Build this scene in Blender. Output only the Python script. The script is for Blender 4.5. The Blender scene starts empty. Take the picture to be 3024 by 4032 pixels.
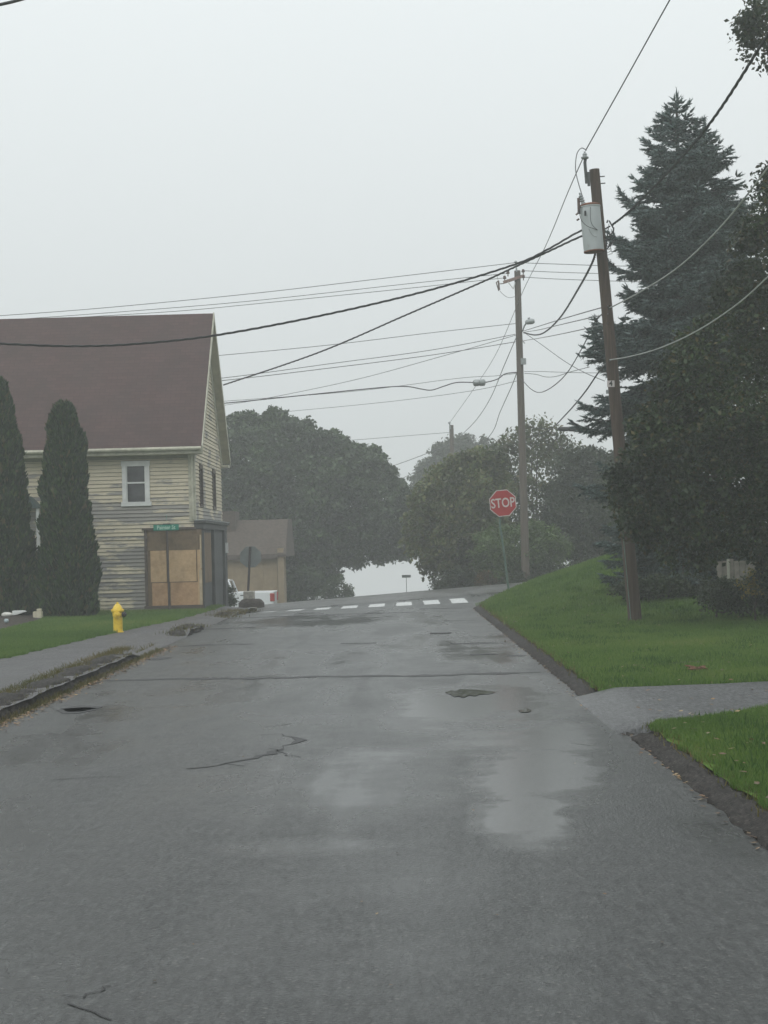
import bpy, bmesh, math, random
import numpy as np
from mathutils import Vector, Matrix

# ------------------------------------------------------------------ camera, world, sun, exposure
SC = bpy.context.scene
COL = SC.collection
FPX, EYE = 6200.0, 1.85
YAW, PITCH, ROLL = math.radians(0.321), math.radians(1.155), math.radians(1.5)
CAMROT = Matrix.Rotation(YAW, 3, 'Z') @ Matrix.Rotation(math.pi / 2 + PITCH, 3, 'X') @ Matrix.Rotation(-ROLL, 3, 'Z')
cd = bpy.data.cameras.new('camera')
cd.sensor_fit = 'VERTICAL'; cd.sensor_height = 24.0; cd.lens = 24.0 * FPX / 4032.0
cd.clip_start = 0.1; cd.clip_end = 2000
cam = bpy.data.objects.new('camera', cd); COL.objects.link(cam)
cam.matrix_world = Matrix.Translation((0, 0, EYE)) @ CAMROT.to_4x4()
SC.camera = cam

SUN_EL, SUN_ROT = math.radians(50), math.radians(200)
w = bpy.data.worlds.new('World'); SC.world = w; w.use_nodes = True
n, l = w.node_tree.nodes, w.node_tree.links
bg = n['Background']; bg.inputs['Strength'].default_value = 0.1
sky = n.new('ShaderNodeTexSky'); sky.sky_type = 'NISHITA'; sky.sun_disc = False
sky.sun_elevation = SUN_EL; sky.sun_rotation = SUN_ROT; sky.dust_density = 6; sky.air_density = 1
hs = n.new('ShaderNodeHueSaturation'); hs.inputs['Saturation'].default_value = 0.12
l.new(sky.outputs[0], hs.inputs['Color'])
# overcast dome: the zenith brighter than the horizon (1 + 2 sin el) / 3
geo = n.new('ShaderNodeTexCoord'); sep = n.new('ShaderNodeSeparateXYZ'); l.new(geo.outputs['Generated'], sep.inputs[0])
mr = n.new('ShaderNodeMapRange'); mr.inputs[1].default_value = 0.0; mr.inputs[2].default_value = 1.0
mr.inputs[3].default_value = 7.0; mr.inputs[4].default_value = 15.6
l.new(sep.outputs['Z'], mr.inputs[0])
cl = n.new('ShaderNodeVectorMath'); cl.operation = 'SCALE'; cl.inputs[0].default_value = (0.942, 1.0, 1.012)
l.new(mr.outputs[0], cl.inputs['Scale'])
mx = n.new('ShaderNodeMix'); mx.data_type = 'RGBA'; mx.inputs[0].default_value = 0.9
l.new(hs.outputs[0], mx.inputs[6]); l.new(cl.outputs[0], mx.inputs[7]); l.new(mx.outputs[2], bg.inputs['Color'])

sd = bpy.data.lights.new('sun', 'SUN'); sd.energy = 0.6; sd.angle = math.radians(40); sd.color = (1.0, 0.98, 0.95)
so = bpy.data.objects.new('sun', sd); COL.objects.link(so)
so.rotation_euler = (math.pi / 2 - SUN_EL, 0, math.pi - SUN_ROT)

SC.view_settings.view_transform = 'Standard'; SC.view_settings.look = 'None'
SC.view_settings.exposure = 0.0; SC.view_settings.gamma = 1.0; SC.view_settings.use_curve_mapping = False
SC.render.engine = 'CYCLES'
cy = SC.cycles
cy.max_bounces = 5; cy.diffuse_bounces = 3; cy.glossy_bounces = 3; cy.transmission_bounces = 3
cy.transparent_max_bounces = 6; cy.volume_bounces = 2
cy.use_denoising = True
cy.sample_clamp_indirect = 4

# ------------------------------------------------------------------ helpers
RNG = np.random.default_rng(7)
rnd = random.Random(11)

def ray(px, py):
    return CAMROT @ Vector((px - 1512.0, 2016.0 - py, -FPX))
def P(px, py, Y):                      # the point at road distance Y seen at a pixel of the photograph
    d = ray(px, py); t = Y / d.y
    return Vector((d.x * t, Y, EYE + d.z * t))
def G(px, py, z=0.0):                  # the point at height z
    d = ray(px, py); t = (z - EYE) / d.z
    return Vector((d.x * t, d.y * t, z))
def ss(v, a, b):
    t = np.clip((np.asarray(v, float) - a) / (b - a), 0, 1)
    return t * t * (3 - 2 * t)

XR, XL = 2.17, -4.42
def road_z(x, y):
    x = np.asarray(x, float); y = np.asarray(y, float)
    z = 0.06 * np.clip(x, -9, 12) * ss(y, 42, 53) * (1 - 0.4 * ss(y, 60, 80))
    z = z - 1.15 * ss(y, 58.5, 67) - 0.03 * np.clip(y - 66, 0, None)
    return z
def lawn_edge(y):
    y = np.asarray(y, float)
    return 2.40 + np.clip((y - 43) / 7.0, 0, None) ** 2 * 5.0
def right_z(x, y):
    x = np.asarray(x, float); y = np.asarray(y, float)
    up = 0.095 + 0.012 * np.clip(x - 2.5, 0, 20)
    k = ss(y, 30, 45.5) * (1 - ss(y, 47.0, 51.0))
    b = np.clip(0.29 * (x - 2.3), 0, 1.7)
    z = up + k * b
    return z * (1 - ss(y, 48, 51)) + road_z(x, y) * ss(y, 48, 51)
WALK = [(-10, -6.6), (8, -6.6), (26, -6.5), (32, -6.08), (35, -5.8), (38.6, -5.4), (43, -5.25), (45, -5.2), (52, -5.2)]
def walk_edge(y):
    return np.interp(y, [p[0] for p in WALK], [p[1] for p in WALK])
def kerb_h(y):                         # broken kerb: full height near, gone at the dropped crossing, a stub further on
    y = np.asarray(y, float)
    return 0.14 * (1 - ss(y, 25.8, 27.5)) + 0.12 * ss(y, 33.0, 33.6) * (1 - ss(y, 35.6, 36.4)) + 0.06 * ss(y, 42, 43) * (1 - ss(y, 45, 46))
def left_z(x, y):
    x = np.asarray(x, float); y = np.asarray(y, float)
    d = np.clip((XL - x), 0, None)
    low = 0.105 * ss(d, 0.0, 1.1)
    full = np.clip(kerb_h(y) - 0.015, 0, None) * (1 - ss(d, .32, .6) * (y > 30))
    z = np.maximum(low, np.minimum(full, 0.115)) + 0.012 * np.clip(d - 2.0, 0, 14)
    k = ss(y, 47.5, 51.5)
    return z * (1 - k) + road_z(x, y) * k
def ground_z(x, y):
    x = np.asarray(x, float); y = np.asarray(y, float)
    return np.where(x > lawn_edge(y) - 0.2, right_z(x, y), np.where(x < XL, left_z(x, y), road_z(x, y)))

def link(o, parent=None):
    COL.objects.link(o)
    if parent is not None: o.parent = parent
    return o
def tag(o, label=None, category=None, group=None, kind=None):
    if label: o['label'] = label
    if category: o['category'] = category
    if group: o['group'] = group
    if kind: o['kind'] = kind
    return o
def thing(name, loc, label, category, group=None):
    o = bpy.data.objects.new(name, None); o.location = loc; o.empty_display_size = 0.2
    link(o); return tag(o, label, category, group)
def root_loc(o):
    while o.parent: o = o.parent
    return Vector(o.location)

class Geo:
    """collects shapes given in world coordinates and links them as one mesh object"""
    def __init__(s): s.v = []; s.f = []; s.mi = []
    def add(s, vs, fs, m=0):
        b = len(s.v); s.v += [tuple(v) for v in vs]; s.f += [tuple(i + b for i in f) for f in fs]; s.mi += [m] * len(fs); return s
    def box(s, c, d, rot=None, m=0):
        c = Vector(c); vs = []
        for z in (-.5, .5):
            for x, y in ((-.5, -.5), (.5, -.5), (.5, .5), (-.5, .5)):
                q = Vector((x * d[0], y * d[1], z * d[2]))
                if rot is not None: q = rot @ q
                vs.append(c + q)
        return s.add(vs, [(3, 2, 1, 0), (4, 5, 6, 7), (0, 1, 5, 4), (1, 2, 6, 5), (2, 3, 7, 6), (3, 0, 4, 7)], m)
    def span(s, a, b, m=0):
        return s.box([(a[i] + b[i]) / 2 for i in range(3)], [abs(b[i] - a[i]) for i in range(3)], None, m)
    def tube(s, pts, rads, k=8, caps=True, m=0):
        pts = [Vector(p) for p in pts]
        if not hasattr(rads, '__len__'): rads = [rads] * len(pts)
        vs, fs = [], []
        up = None
        for i, p in enumerate(pts):
            t = (pts[min(i + 1, len(pts) - 1)] - pts[max(i - 1, 0)]).normalized()
            if up is None:
                up = Vector((0, 0, 1)) if abs(t.z) < .9 else Vector((1, 0, 0))
            a = t.cross(up).normalized(); up = a.cross(t).normalized()
            for j in range(k):
                th = 2 * math.pi * j / k
                vs.append(p + (a * math.cos(th) + up * math.sin(th)) * rads[i])
        for i in range(len(pts) - 1):
            for j in range(k):
                fs.append((i * k + j, i * k + (j + 1) % k, (i + 1) * k + (j + 1) % k, (i + 1) * k + j))
        if caps:
            fs.append(tuple(range(k))[::-1]); fs.append(tuple((len(pts) - 1) * k + j for j in range(k)))
        return s.add(vs, fs, m)
    def lathe(s, prof, base, axis=(0, 0, 1), k=20, m=0):
        ax = Vector(axis).normalized(); base = Vector(base)
        u = ax.orthogonal().normalized(); v = ax.cross(u); vs, fs = [], []
        for r, h in prof:
            for j in range(k):
                th = 2 * math.pi * j / k
                vs.append(base + ax * h + (u * math.cos(th) + v * math.sin(th)) * max(r, 1e-4))
        for i in range(len(prof) - 1):
            for j in range(k):
                fs.append((i * k + j, i * k + (j + 1) % k, (i + 1) * k + (j + 1) % k, (i + 1) * k + j))
        fs.append(tuple(range(k))[::-1]); fs.append(tuple((len(prof) - 1) * k + j for j in range(k)))
        return s.add(vs, fs, m)
    def prism(s, poly, off, m=0):
        """poly: list of 3D points, extruded by the vector off"""
        k = len(poly); off = Vector(off); vs = [Vector(p) for p in poly]; vs += [p + off for p in vs[:k]]
        fs = [tuple(range(k))[::-1], tuple(range(k, 2 * k))] + [(i, (i + 1) % k, k + (i + 1) % k, k + i) for i in range(k)]
        return s.add(vs, fs, m)
    def build(s, name, mats, parent=None, smooth=False, bevel=0):
        if not isinstance(mats, (list, tuple)): mats = [mats]
        o0 = root_loc(parent) if parent is not None else Vector((0, 0, 0))
        me = bpy.data.meshes.new(name)
        me.from_pydata([(v[0] - o0.x, v[1] - o0.y, v[2] - o0.z) for v in s.v], [], s.f)
        for m in mats: me.materials.append(m)
        if len(mats) > 1: me.polygons.foreach_set('material_index', s.mi)
        bm = bmesh.new(); bm.from_mesh(me); bmesh.ops.recalc_face_normals(bm, faces=bm.faces); bm.to_mesh(me); bm.free()
        if smooth:
            me.polygons.foreach_set('use_smooth', [True] * len(me.polygons))
            try: me.set_sharp_from_angle(angle=math.radians(40))
            except Exception: pass
        o = bpy.data.objects.new(name, me); link(o, parent)
        if bevel:
            b = o.modifiers.new('b', 'BEVEL'); b.width = bevel; b.segments = 2; b.limit_method = 'ANGLE'
        return o

def mesh_np(name, verts, faces, mat, parent=None, smooth=False):
    """verts (N,3), faces (M,k) as numpy arrays, in world coordinates"""
    o0 = np.array(root_loc(parent)) if parent is not None else np.zeros(3)
    verts = np.asarray(verts, np.float32) - o0.astype(np.float32); faces = np.asarray(faces, np.int32)
    me = bpy.data.meshes.new(name); k = faces.shape[1]
    me.vertices.add(len(verts)); me.vertices.foreach_set('co', verts.ravel())
    me.loops.add(faces.size); me.loops.foreach_set('vertex_index', faces.ravel())
    me.polygons.add(len(faces)); me.polygons.foreach_set('loop_start', np.arange(0, faces.size, k, dtype=np.int32))
    me.update(calc_edges=True)
    if smooth: me.polygons.foreach_set('use_smooth', [True] * len(faces))
    me.materials.append(mat)
    o = bpy.data.objects.new(name, me); return link(o, parent)

def sheet(name, ys, xa, xb, nx, zf, mat, off=0.0, parent=None):
    """a ground strip between x = xa(y) and x = xb(y)"""
    ys = np.asarray(ys, float); A = np.array([xa(y) for y in ys]); B = np.array([xb(y) for y in ys])
    t = np.linspace(0, 1, nx)
    X = A[:, None] * (1 - t) + B[:, None] * t; Y = np.repeat(ys[:, None], nx, 1)
    Z = zf(X, Y) + off
    v = np.stack([X, Y, Z], -1).reshape(-1, 3)
    i = np.arange(len(ys) - 1)[:, None] * nx + np.arange(nx - 1)[None]
    f = np.stack([i, i + 1, i + 1 + nx, i + nx], -1).reshape(-1, 4)
    return mesh_np(name, v, f, mat, parent, True)

# ------------------------------------------------------------------ materials
class Mat:
    def __init__(s, name, color=(.5, .5, .5), rough=.6, metal=0.0, spec=None):
        s.m = bpy.data.materials.new(name); s.m.use_nodes = True
        s.n, s.l = s.m.node_tree.nodes, s.m.node_tree.links
        s.b = s.n['Principled BSDF']
        s.b.inputs['Base Color'].default_value = (*color, 1); s.b.inputs['Roughness'].default_value = rough
        s.b.inputs['Metallic'].default_value = metal
        if spec is not None: s.b.inputs['Specular IOR Level'].default_value = spec
        s.tc = s.n.new('ShaderNodeTexCoord')
    def co(s, scale=(1, 1, 1), loc=(0, 0, 0)):
        mp = s.n.new('ShaderNodeMapping'); mp.inputs['Scale'].default_value = scale; mp.inputs['Location'].default_value = loc
        s.l.new(s.tc.outputs['Object'], mp.inputs[0]); return mp.outputs[0]
    def noise(s, scale, detail=4, rough=.55, co=None, dist=0.0):
        t = s.n.new('ShaderNodeTexNoise'); t.inputs['Scale'].default_value = scale; t.inputs['Detail'].default_value = detail
        t.inputs['Roughness'].default_value = rough; t.inputs['Distortion'].default_value = dist
        s.l.new(co if co is not None else s.tc.outputs['Object'], t.inputs['Vector']); return t.outputs['Fac']
    def ramp(s, fac, stops, interp='LINEAR'):
        r = s.n.new('ShaderNodeValToRGB'); r.color_ramp.interpolation = interp; e = r.color_ramp.elements
        while len(e) < len(stops): e.new(0.5)
        for q, (p, c) in zip(e, stops):
            q.position = p; q.color = (*c, 1) if len(c) == 3 else c
        s.l.new(fac, r.inputs[0]); return r.outputs[0]
    def val(s, fac, a, b, lo=0.0, hi=1.0):
        r = s.n.new('ShaderNodeMapRange'); r.inputs[1].default_value = a; r.inputs[2].default_value = b
        r.inputs[3].default_value = lo; r.inputs[4].default_value = hi; s.l.new(fac, r.inputs[0]); return r.outputs[0]
    def math(s, op, a, b=None):
        q = s.n.new('ShaderNodeMath'); q.operation = op
        for i, v in enumerate((a, b)):
            if v is None: continue
            if isinstance(v, (int, float)): q.inputs[i].default_value = v
            else: s.l.new(v, q.inputs[i])
        return q.outputs[0]
    def mix(s, fac, a, b, blend='MIX'):
        q = s.n.new('ShaderNodeMix'); q.data_type = 'RGBA'; q.blend_type = blend
        for i, v in ((0, fac), (6, a), (7, b)):
            if isinstance(v, (int, float)): q.inputs[i].default_value = v
            elif isinstance(v, tuple): q.inputs[i].default_value = (*v, 1)
            else: s.l.new(v, q.inputs[i])
        return q.outputs[2]
    def color(s, out): s.l.new(out, s.b.inputs['Base Color']); return s
    def rough(s, out): s.l.new(out, s.b.inputs['Roughness']); return s
    def bump(s, h, strength=.3, dist=.01):
        b = s.n.new('ShaderNodeBump'); b.inputs['Strength'].default_value = strength; b.inputs['Distance'].default_value = dist
        s.l.new(h, b.inputs['Height']); s.l.new(b.outputs[0], s.b.inputs['Normal']); return s
    def island(s):
        g = s.n.new('ShaderNodeNewGeometry'); return g.outputs['Random Per Island']
    def leafy(s, amount=.3):               # let light pass through thin leaves
        out = s.n['Material Output']; tr = s.n.new('ShaderNodeBsdfTranslucent'); ms = s.n.new('ShaderNodeMixShader')
        src = s.b.inputs['Base Color'].links
        if src: s.l.new(src[0].from_socket, tr.inputs[0])
        ms.inputs[0].default_value = amount
        s.l.new(s.b.outputs[0], ms.inputs[1]); s.l.new(tr.outputs[0], ms.inputs[2]); s.l.new(ms.outputs[0], out.inputs[0]); return s

def simple(name, c, rough=.6, metal=0, var=.25, scale=6, spec=None):
    m = Mat(name, c, rough, metal, spec)
    nz = m.noise(scale, 5)
    lo = tuple(x * (1 - var) for x in c); hi = tuple(min(1, x * (1 + var)) for x in c)
    m.color(m.ramp(nz, [(.3, lo), (.7, hi)])); return m.m

def leaf_mat(name, cols, trans=.3, rough=.42, spec=.45):
    m = Mat(name, cols[0], rough, 0, spec)
    k = len(cols)
    g_ = m.n.new('ShaderNodeNewGeometry'); nz = m.n.new('ShaderNodeTexNoise'); nz.inputs['Scale'].default_value = .75; nz.inputs['Detail'].default_value = 3
    m.l.new(g_.outputs['Position'], nz.inputs['Vector'])
    c = m.ramp(m.island(), [((i + .5) / k, c) for i, c in enumerate(cols)])
    m.color(m.mix(1.0, c, m.ramp(nz.outputs['Fac'], [(.32, (.5, .52, .55)), (.68, (1.55, 1.5, 1.3))]), 'MULTIPLY')); m.leafy(trans); return m.m

def asphalt(name, base, blobs=(), dry=.5, wetr=.22, wet_bias=0.0):
    """worn asphalt with stones in it, wet where water has gathered"""
    m = Mat(name, base, dry, 0, .5)
    fine = m.noise(40, 5, .8); stones = m.n.new('ShaderNodeTexVoronoi'); stones.inputs['Scale'].default_value = 34
    m.l.new(m.tc.outputs['Object'], stones.inputs['Vector'])
    speck = m.val(stones.outputs['Distance'], .0, .45, 1, 0)
    big = m.noise(.55, 4, .6); mid = m.noise(2.6, 5, .65)
    c1 = m.ramp(fine, [(.34, tuple(x * .3 for x in base)), (.68, tuple(x * 2.1 for x in base))])
    st = m.ramp(stones.outputs['Color'], [(.55, (0, 0, 0)), (.95, (1, 1, 1))])
    worn = m.noise(1.0, 4, .8, m.co((24, 6.5, 1)))
    c1 = m.mix(1.0, c1, m.ramp(worn, [(.36, (.25, .25, .25)), (.66, (2.3, 2.3, 2.3))]), 'MULTIPLY')
    c2 = m.mix(m.math('MULTIPLY', m.math('MULTIPLY', speck, st), .8), c1, (.22, .21, .19))
    c3 = m.mix(m.val(mid, .35, .7, 0, .45), c2, tuple(x * .6 for x in base))
    # wetness: long streaks down the street and the hollows that stay wet
    streak = m.noise(1.0, 4, .55, m.co((.9, .16, 1)), .6)
    wet = m.val(m.math('ADD', m.math('MULTIPLY', streak, .75), m.math('MULTIPLY', big, .35)), .46 - wet_bias, .68 - wet_bias, 0, .75)
    if blobs:
        dn = m.noise(1.7, 4, .6); sp = m.n.new('ShaderNodeSeparateXYZ'); m.l.new(m.tc.outputs['Object'], sp.inputs[0])
        for (bx, by, rx, ry, amp) in blobs:
            dx = m.math('DIVIDE', m.math('SUBTRACT', sp.outputs[0], bx), rx); dy = m.math('DIVIDE', m.math('SUBTRACT', sp.outputs[1], by), ry)
            d2 = m.math('ADD', m.math('MULTIPLY', dx, dx), m.math('MULTIPLY', dy, dy))
            d2 = m.math('ADD', d2, m.math('MULTIPLY', m.math('SUBTRACT', dn, .5), 3.0))
            g = m.val(d2, 2.0, -.2, 0, 1.0)
            wet = m.math('ADD', m.math('MULTIPLY', wet, 1.0), m.math('MULTIPLY', g, amp))
    wet = m.val(wet, 0, 1, 0, 1)
    col = m.mix(m.math('MULTIPLY', wet, .35), c3, tuple(x * .55 for x in base)); m.color(col)
    m.rough(m.val(wet, 0, 1, dry, wetr))
    b = m.n.new('ShaderNodeBump'); b.inputs['Distance'].default_value = .016
    hgt = m.math('ADD', m.math('ADD', fine, m.math('MULTIPLY', worn, 1.0)), m.math('MULTIPLY', speck, .7)); m.l.new(hgt, b.inputs['Height'])
    m.l.new(m.val(wet, 0, 1, .52, .05), b.inputs['Strength']); m.l.new(b.outputs[0], m.b.inputs['Normal'])
    return m.m

def g2(px, py): q = G(px, py); return q.x, q.y
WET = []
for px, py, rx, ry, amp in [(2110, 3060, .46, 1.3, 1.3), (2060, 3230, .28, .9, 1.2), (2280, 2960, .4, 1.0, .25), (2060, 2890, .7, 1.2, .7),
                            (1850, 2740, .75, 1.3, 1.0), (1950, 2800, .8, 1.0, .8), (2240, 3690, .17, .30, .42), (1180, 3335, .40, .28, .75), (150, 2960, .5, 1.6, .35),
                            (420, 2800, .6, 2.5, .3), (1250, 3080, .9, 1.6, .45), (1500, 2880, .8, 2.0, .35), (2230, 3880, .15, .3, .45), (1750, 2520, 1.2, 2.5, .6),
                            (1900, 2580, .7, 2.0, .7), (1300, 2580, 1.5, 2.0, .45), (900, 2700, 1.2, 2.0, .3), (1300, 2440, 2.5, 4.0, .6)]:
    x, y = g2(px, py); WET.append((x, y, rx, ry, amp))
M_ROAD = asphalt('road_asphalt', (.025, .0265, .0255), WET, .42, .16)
M_STREET = asphalt('street_asphalt', (.06, .06, .058), (), .45, .25, .05)
M_WALK = asphalt('sidewalk_asphalt', (.048, .046, .047), (), .55, .33, .0)
M_PATH = asphalt('path_asphalt', (.052, .053, .054), (), .55, .33, .0)
M_KERB = asphalt('kerb_asphalt', (.024, .021, .019), (), .8, .6); M_KERB.node_tree.nodes['Principled BSDF'].inputs['Specular IOR Level'].default_value = .15
mm = Mat('tar', (.012, .012, .013), .55); mm.bump(mm.noise(60, 4), .5, .01); M_CRACK_REFL = mm.m  # cracks and patches, and the dark reflections put in as colour
mm = Mat('soil', (.03, .022, .016), .9); nz = mm.noise(9, 6, .7); mm.color(mm.ramp(nz, [(.3, (.016, .012, .009)), (.7, (.05, .036, .024))])); mm.bump(nz, .8, .06); M_SOIL = mm.m
mm = Mat('lawn_soil', (.04, .06, .02), .95, 0, .1); nz = mm.noise(1.3, 6, .65)
mm.color(mm.ramp(nz, [(.3, (.06, .115, .02)), (.55, (.08, .145, .026)), (.75, (.12, .15, .036))])); mm.bump(mm.noise(40, 4), .8, .03); M_LAWN = mm.m
M_GROUND = simple('rough_ground', (.05, .07, .03), .95, 0, .4, .6)
M_PAINT = None
mm = Mat('road_paint', (.72, .73, .72), .4); nz = mm.noise(18, 6, .7)
mm.color(mm.ramp(nz, [(.36, (.16, .16, .16)), (.50, (.62, .63, .62))])); M_PAINT = mm.m
M_STONE = simple('kerb_stone', (.33, .31, .27), .7, 0, .35, 8)

# ------------------------------------------------------------------ ground, road, pavements
ys_g = np.concatenate([np.arange(-20, 70, 1.0), np.arange(70, 251, 5.0)])
o = sheet('ground', ys_g, lambda y: -112, lambda y: 112, 180, lambda X, Y: ground_z(X, Y) - 0.10, M_GROUND); tag(o, kind='structure')
o['label'] = 'rough grassy ground sloping away into the fog'

ROAD = sheet('road', np.arange(-15, 58.6, .25), lambda y: XL - .25, lambda y: float(lawn_edge(y)) - .12, 60, road_z, M_ROAD)
tag(ROAD, 'wet grey asphalt road with patches and cracks', None, None, 'structure')
o = sheet('cross_street', np.arange(51.0, 58.7, .5), lambda y: -60, lambda y: 60, 140, lambda X, Y: road_z(X, Y) + .006, M_STREET)
tag(o, 'cross street running past the end of the road', None, None, 'structure')
o = sheet('far_road', np.arange(58.7, 120, 1.0), lambda y: -3.6, lambda y: 3.6, 12, lambda X, Y: road_z(X, Y) + .004, M_STREET)
tag(o, 'road going on downhill beyond the cross street', None, None, 'structure')
jit = lambda y, a, k=1.0: a * (math.sin(y * 3.1 * k) + math.sin(y * 7.7 * k + 1) * .6 + math.sin(y * 17.3 * k + 2) * .4)
o = sheet('sidewalk', np.arange(2, 51.3, .2), lambda y: float(walk_edge(y)) - .25, lambda y: XL + .03 + jit(y, .02), 22, left_z, M_WALK, .006)
tag(o, 'worn asphalt sidewalk beside the broken kerb', None, None, 'structure')
def lawn_right_z(X, Y):
    inside = (Y > 14.9 + 2.0 * ss(X, 2.2, 5.2) + .03) & (Y < 18.3)
    return right_z(X, Y) - .2 * inside
LR = sheet('lawn_right', np.concatenate([np.arange(-12, 13, .5), np.arange(13, 20, .1), np.arange(20, 30, .5), np.arange(30, 51.6, .4)]), lambda y: float(lawn_edge(y)) - .06 + jit(y, .02), lambda y: 45, 160, lawn_right_z, M_LAWN)
tag(LR, 'mown lawn rising to a knoll at the street corner', None, None, 'structure')
LL = sheet('lawn_left', np.arange(-12, 51.6, .5), lambda y: -45, lambda y: float(walk_edge(y)) + jit(y, .05), 90, left_z, M_LAWN, .012)
tag(LL, 'mown lawn in front of the peeling house', None, None, 'structure')
def path_lo(x): return 14.9 + 2.0 * float(ss(x, 2.2, 5.2))
def path_hi(x): return 18.35 + .02 * (x - 2.2)
xs = np.concatenate([np.arange(1.98, 6, .1), np.arange(6, 30, 1.0)])
v, f = [], []
for i, x in enumerate(xs):
    for j in range(9):
        jj = min(max(j - 1, 0), 6)
        y = path_lo(x) + (path_hi(x) - path_lo(x)) * jj / 6 + (-.12 if j == 0 else .12 if j == 8 else 0) + jit(x, .02)
        zz = float(right_z(x, y)) * float(ss(x, 2.0, 2.6)) + .014
        if j in (0, 8): zz -= .16
        if i == 0: zz = -.05
        v.append((x, y, zz))
for i in range(len(xs) - 1):
    for j in range(8): f.append((i * 9 + j, i * 9 + 9 + j, i * 9 + 10 + j, i * 9 + j + 1))
o = mesh_np('front_path', np.array(v), np.array(f), M_PATH, None, True)
tag(o, 'asphalt driveway strip crossing the lawn beside the road', None, None, 'structure')

def kerb_mesh(name, ys, prof, mat, jitter=.012):
    """prof(y) -> list of (x, z); the strip is roughened like broken asphalt"""
    rows = [prof(y) for y in ys]; k = len(rows[0]); v, f = [], []
    for y, r in zip(ys, rows):
        for x, z in r: v.append((x + RNG.normal(0, jitter), y, z + RNG.normal(0, jitter * .7)))
    for i in range(len(ys) - 1):
        for j in range(k - 1): f.append((i * k + j, i * k + j + 1, (i + 1) * k + j + 1, (i + 1) * k + j))
    return mesh_np(name, np.array(v), np.array(f), mat, None, True)
def rk(y):
    e = float(lawn_edge(y)) - .24
    hgt = .085 * (1 - float(ss(y, 14.2, 14.9)) * (1 - float(ss(y, 18.4, 19.2))))
    zr = float(road_z(e, y)); hz = max(hgt, .0)
    q = float(right_z(e + .42, y)) if hgt > .05 else .02
    return [(e - .04, zr - .05), (e - .02, zr + .012), (e + .06, zr + hz * .55), (e + .10, zr + hz * .8), (e + .15, zr + hz * .95), (e + .21, zr + hz * .9), (e + .26, zr - .05)]
o = kerb_mesh('kerb_right', np.arange(4, 50, .12), rk, M_KERB, .011); tag(o, 'low dark sloped asphalt kerb along the lawn', None, None, 'structure')
def lk(y):
    hh = float(kerb_h(y)); b = jit(y, .03, .7); hh = max(0, hh + (jit(y, .02) if hh > .03 else 0))
    zr = float(road_z(XL, y)); s = -.05 if hh < .02 else 0
    return [(XL + .03 + b, zr - .05), (XL + b, zr + hh * .35 + s), (XL - .05 + b, zr + hh * .9 + s), (XL - .16 + b, zr + hh * 1.05 + s), (XL - .3 + b, zr + hh + s), (XL - .42, zr + hh * .85 + s), (XL - .45, zr - .05)]
o = kerb_mesh('kerb_left', np.arange(6, 47, .1), lk, M_KERB, .018); tag(o, 'crumbling dark asphalt kerb with gaps', None, None, 'structure')

# pieces of the road: crosswalk bars, bands of painted-in dark tree reflection, cracks, puddle, utility cover
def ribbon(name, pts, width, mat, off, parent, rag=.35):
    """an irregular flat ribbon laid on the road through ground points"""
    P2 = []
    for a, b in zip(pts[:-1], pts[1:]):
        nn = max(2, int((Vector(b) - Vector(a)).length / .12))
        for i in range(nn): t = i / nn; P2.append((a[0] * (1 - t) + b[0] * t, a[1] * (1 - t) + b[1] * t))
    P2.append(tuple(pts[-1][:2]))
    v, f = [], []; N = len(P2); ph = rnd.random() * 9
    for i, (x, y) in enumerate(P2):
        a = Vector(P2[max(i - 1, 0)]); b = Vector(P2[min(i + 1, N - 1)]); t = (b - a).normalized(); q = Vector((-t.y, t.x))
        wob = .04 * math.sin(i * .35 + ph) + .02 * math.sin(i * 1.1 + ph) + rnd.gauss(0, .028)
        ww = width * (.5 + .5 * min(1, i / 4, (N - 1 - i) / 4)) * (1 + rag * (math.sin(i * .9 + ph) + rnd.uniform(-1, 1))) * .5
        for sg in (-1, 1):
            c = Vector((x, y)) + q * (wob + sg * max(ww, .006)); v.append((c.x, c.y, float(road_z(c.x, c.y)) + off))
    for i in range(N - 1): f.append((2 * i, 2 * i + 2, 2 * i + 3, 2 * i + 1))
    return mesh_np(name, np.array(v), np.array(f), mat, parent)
bars = [(1045, 2408), (1148, 2400), (1250, 2394), (1352, 2386), (1452, 2380), (1553, 2374), (1655, 2368), (1757, 2360)]
for i, (px, py) in enumerate(bars):
    x = -3.86 + i * .826; y0, y1 = 46.5, 49.1
    v, f = [], []; ny = 9
    for j in range(ny):
        y = y0 + (y1 - y0) * j / (ny - 1)
        for sg in (-1, 1):
            xx = x + sg * .235 + rnd.uniform(-.012, .012); v.append((xx, y, float(road_z(xx, y)) + .005))
    for j in range(ny - 1): f.append((2 * j, 2 * j + 1, 2 * j + 3, 2 * j + 2))
    mesh_np('crosswalk_bar', np.array(v), np.array(f), M_PAINT, ROAD)
def gl(*pp): return [g2(*p) for p in pp]
refl_bands = [(gl((420, 2680), (800, 2672), (1500, 2662), (1700, 2660), (2130, 2648)), .22), (gl((650, 2550), (800, 2540), (1000, 2536)), .25),
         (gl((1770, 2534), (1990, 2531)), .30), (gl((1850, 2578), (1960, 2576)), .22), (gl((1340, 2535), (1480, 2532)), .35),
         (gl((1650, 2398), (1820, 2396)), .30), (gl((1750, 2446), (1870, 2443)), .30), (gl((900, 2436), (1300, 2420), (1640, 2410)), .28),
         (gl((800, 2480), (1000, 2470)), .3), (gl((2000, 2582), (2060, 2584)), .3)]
for p, wd in refl_bands: ribbon('tar_seam', p, wd, M_CRACK_REFL, .004, ROAD)  # dark trees mirrored in the road's dips, laid on as dark colour
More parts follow.
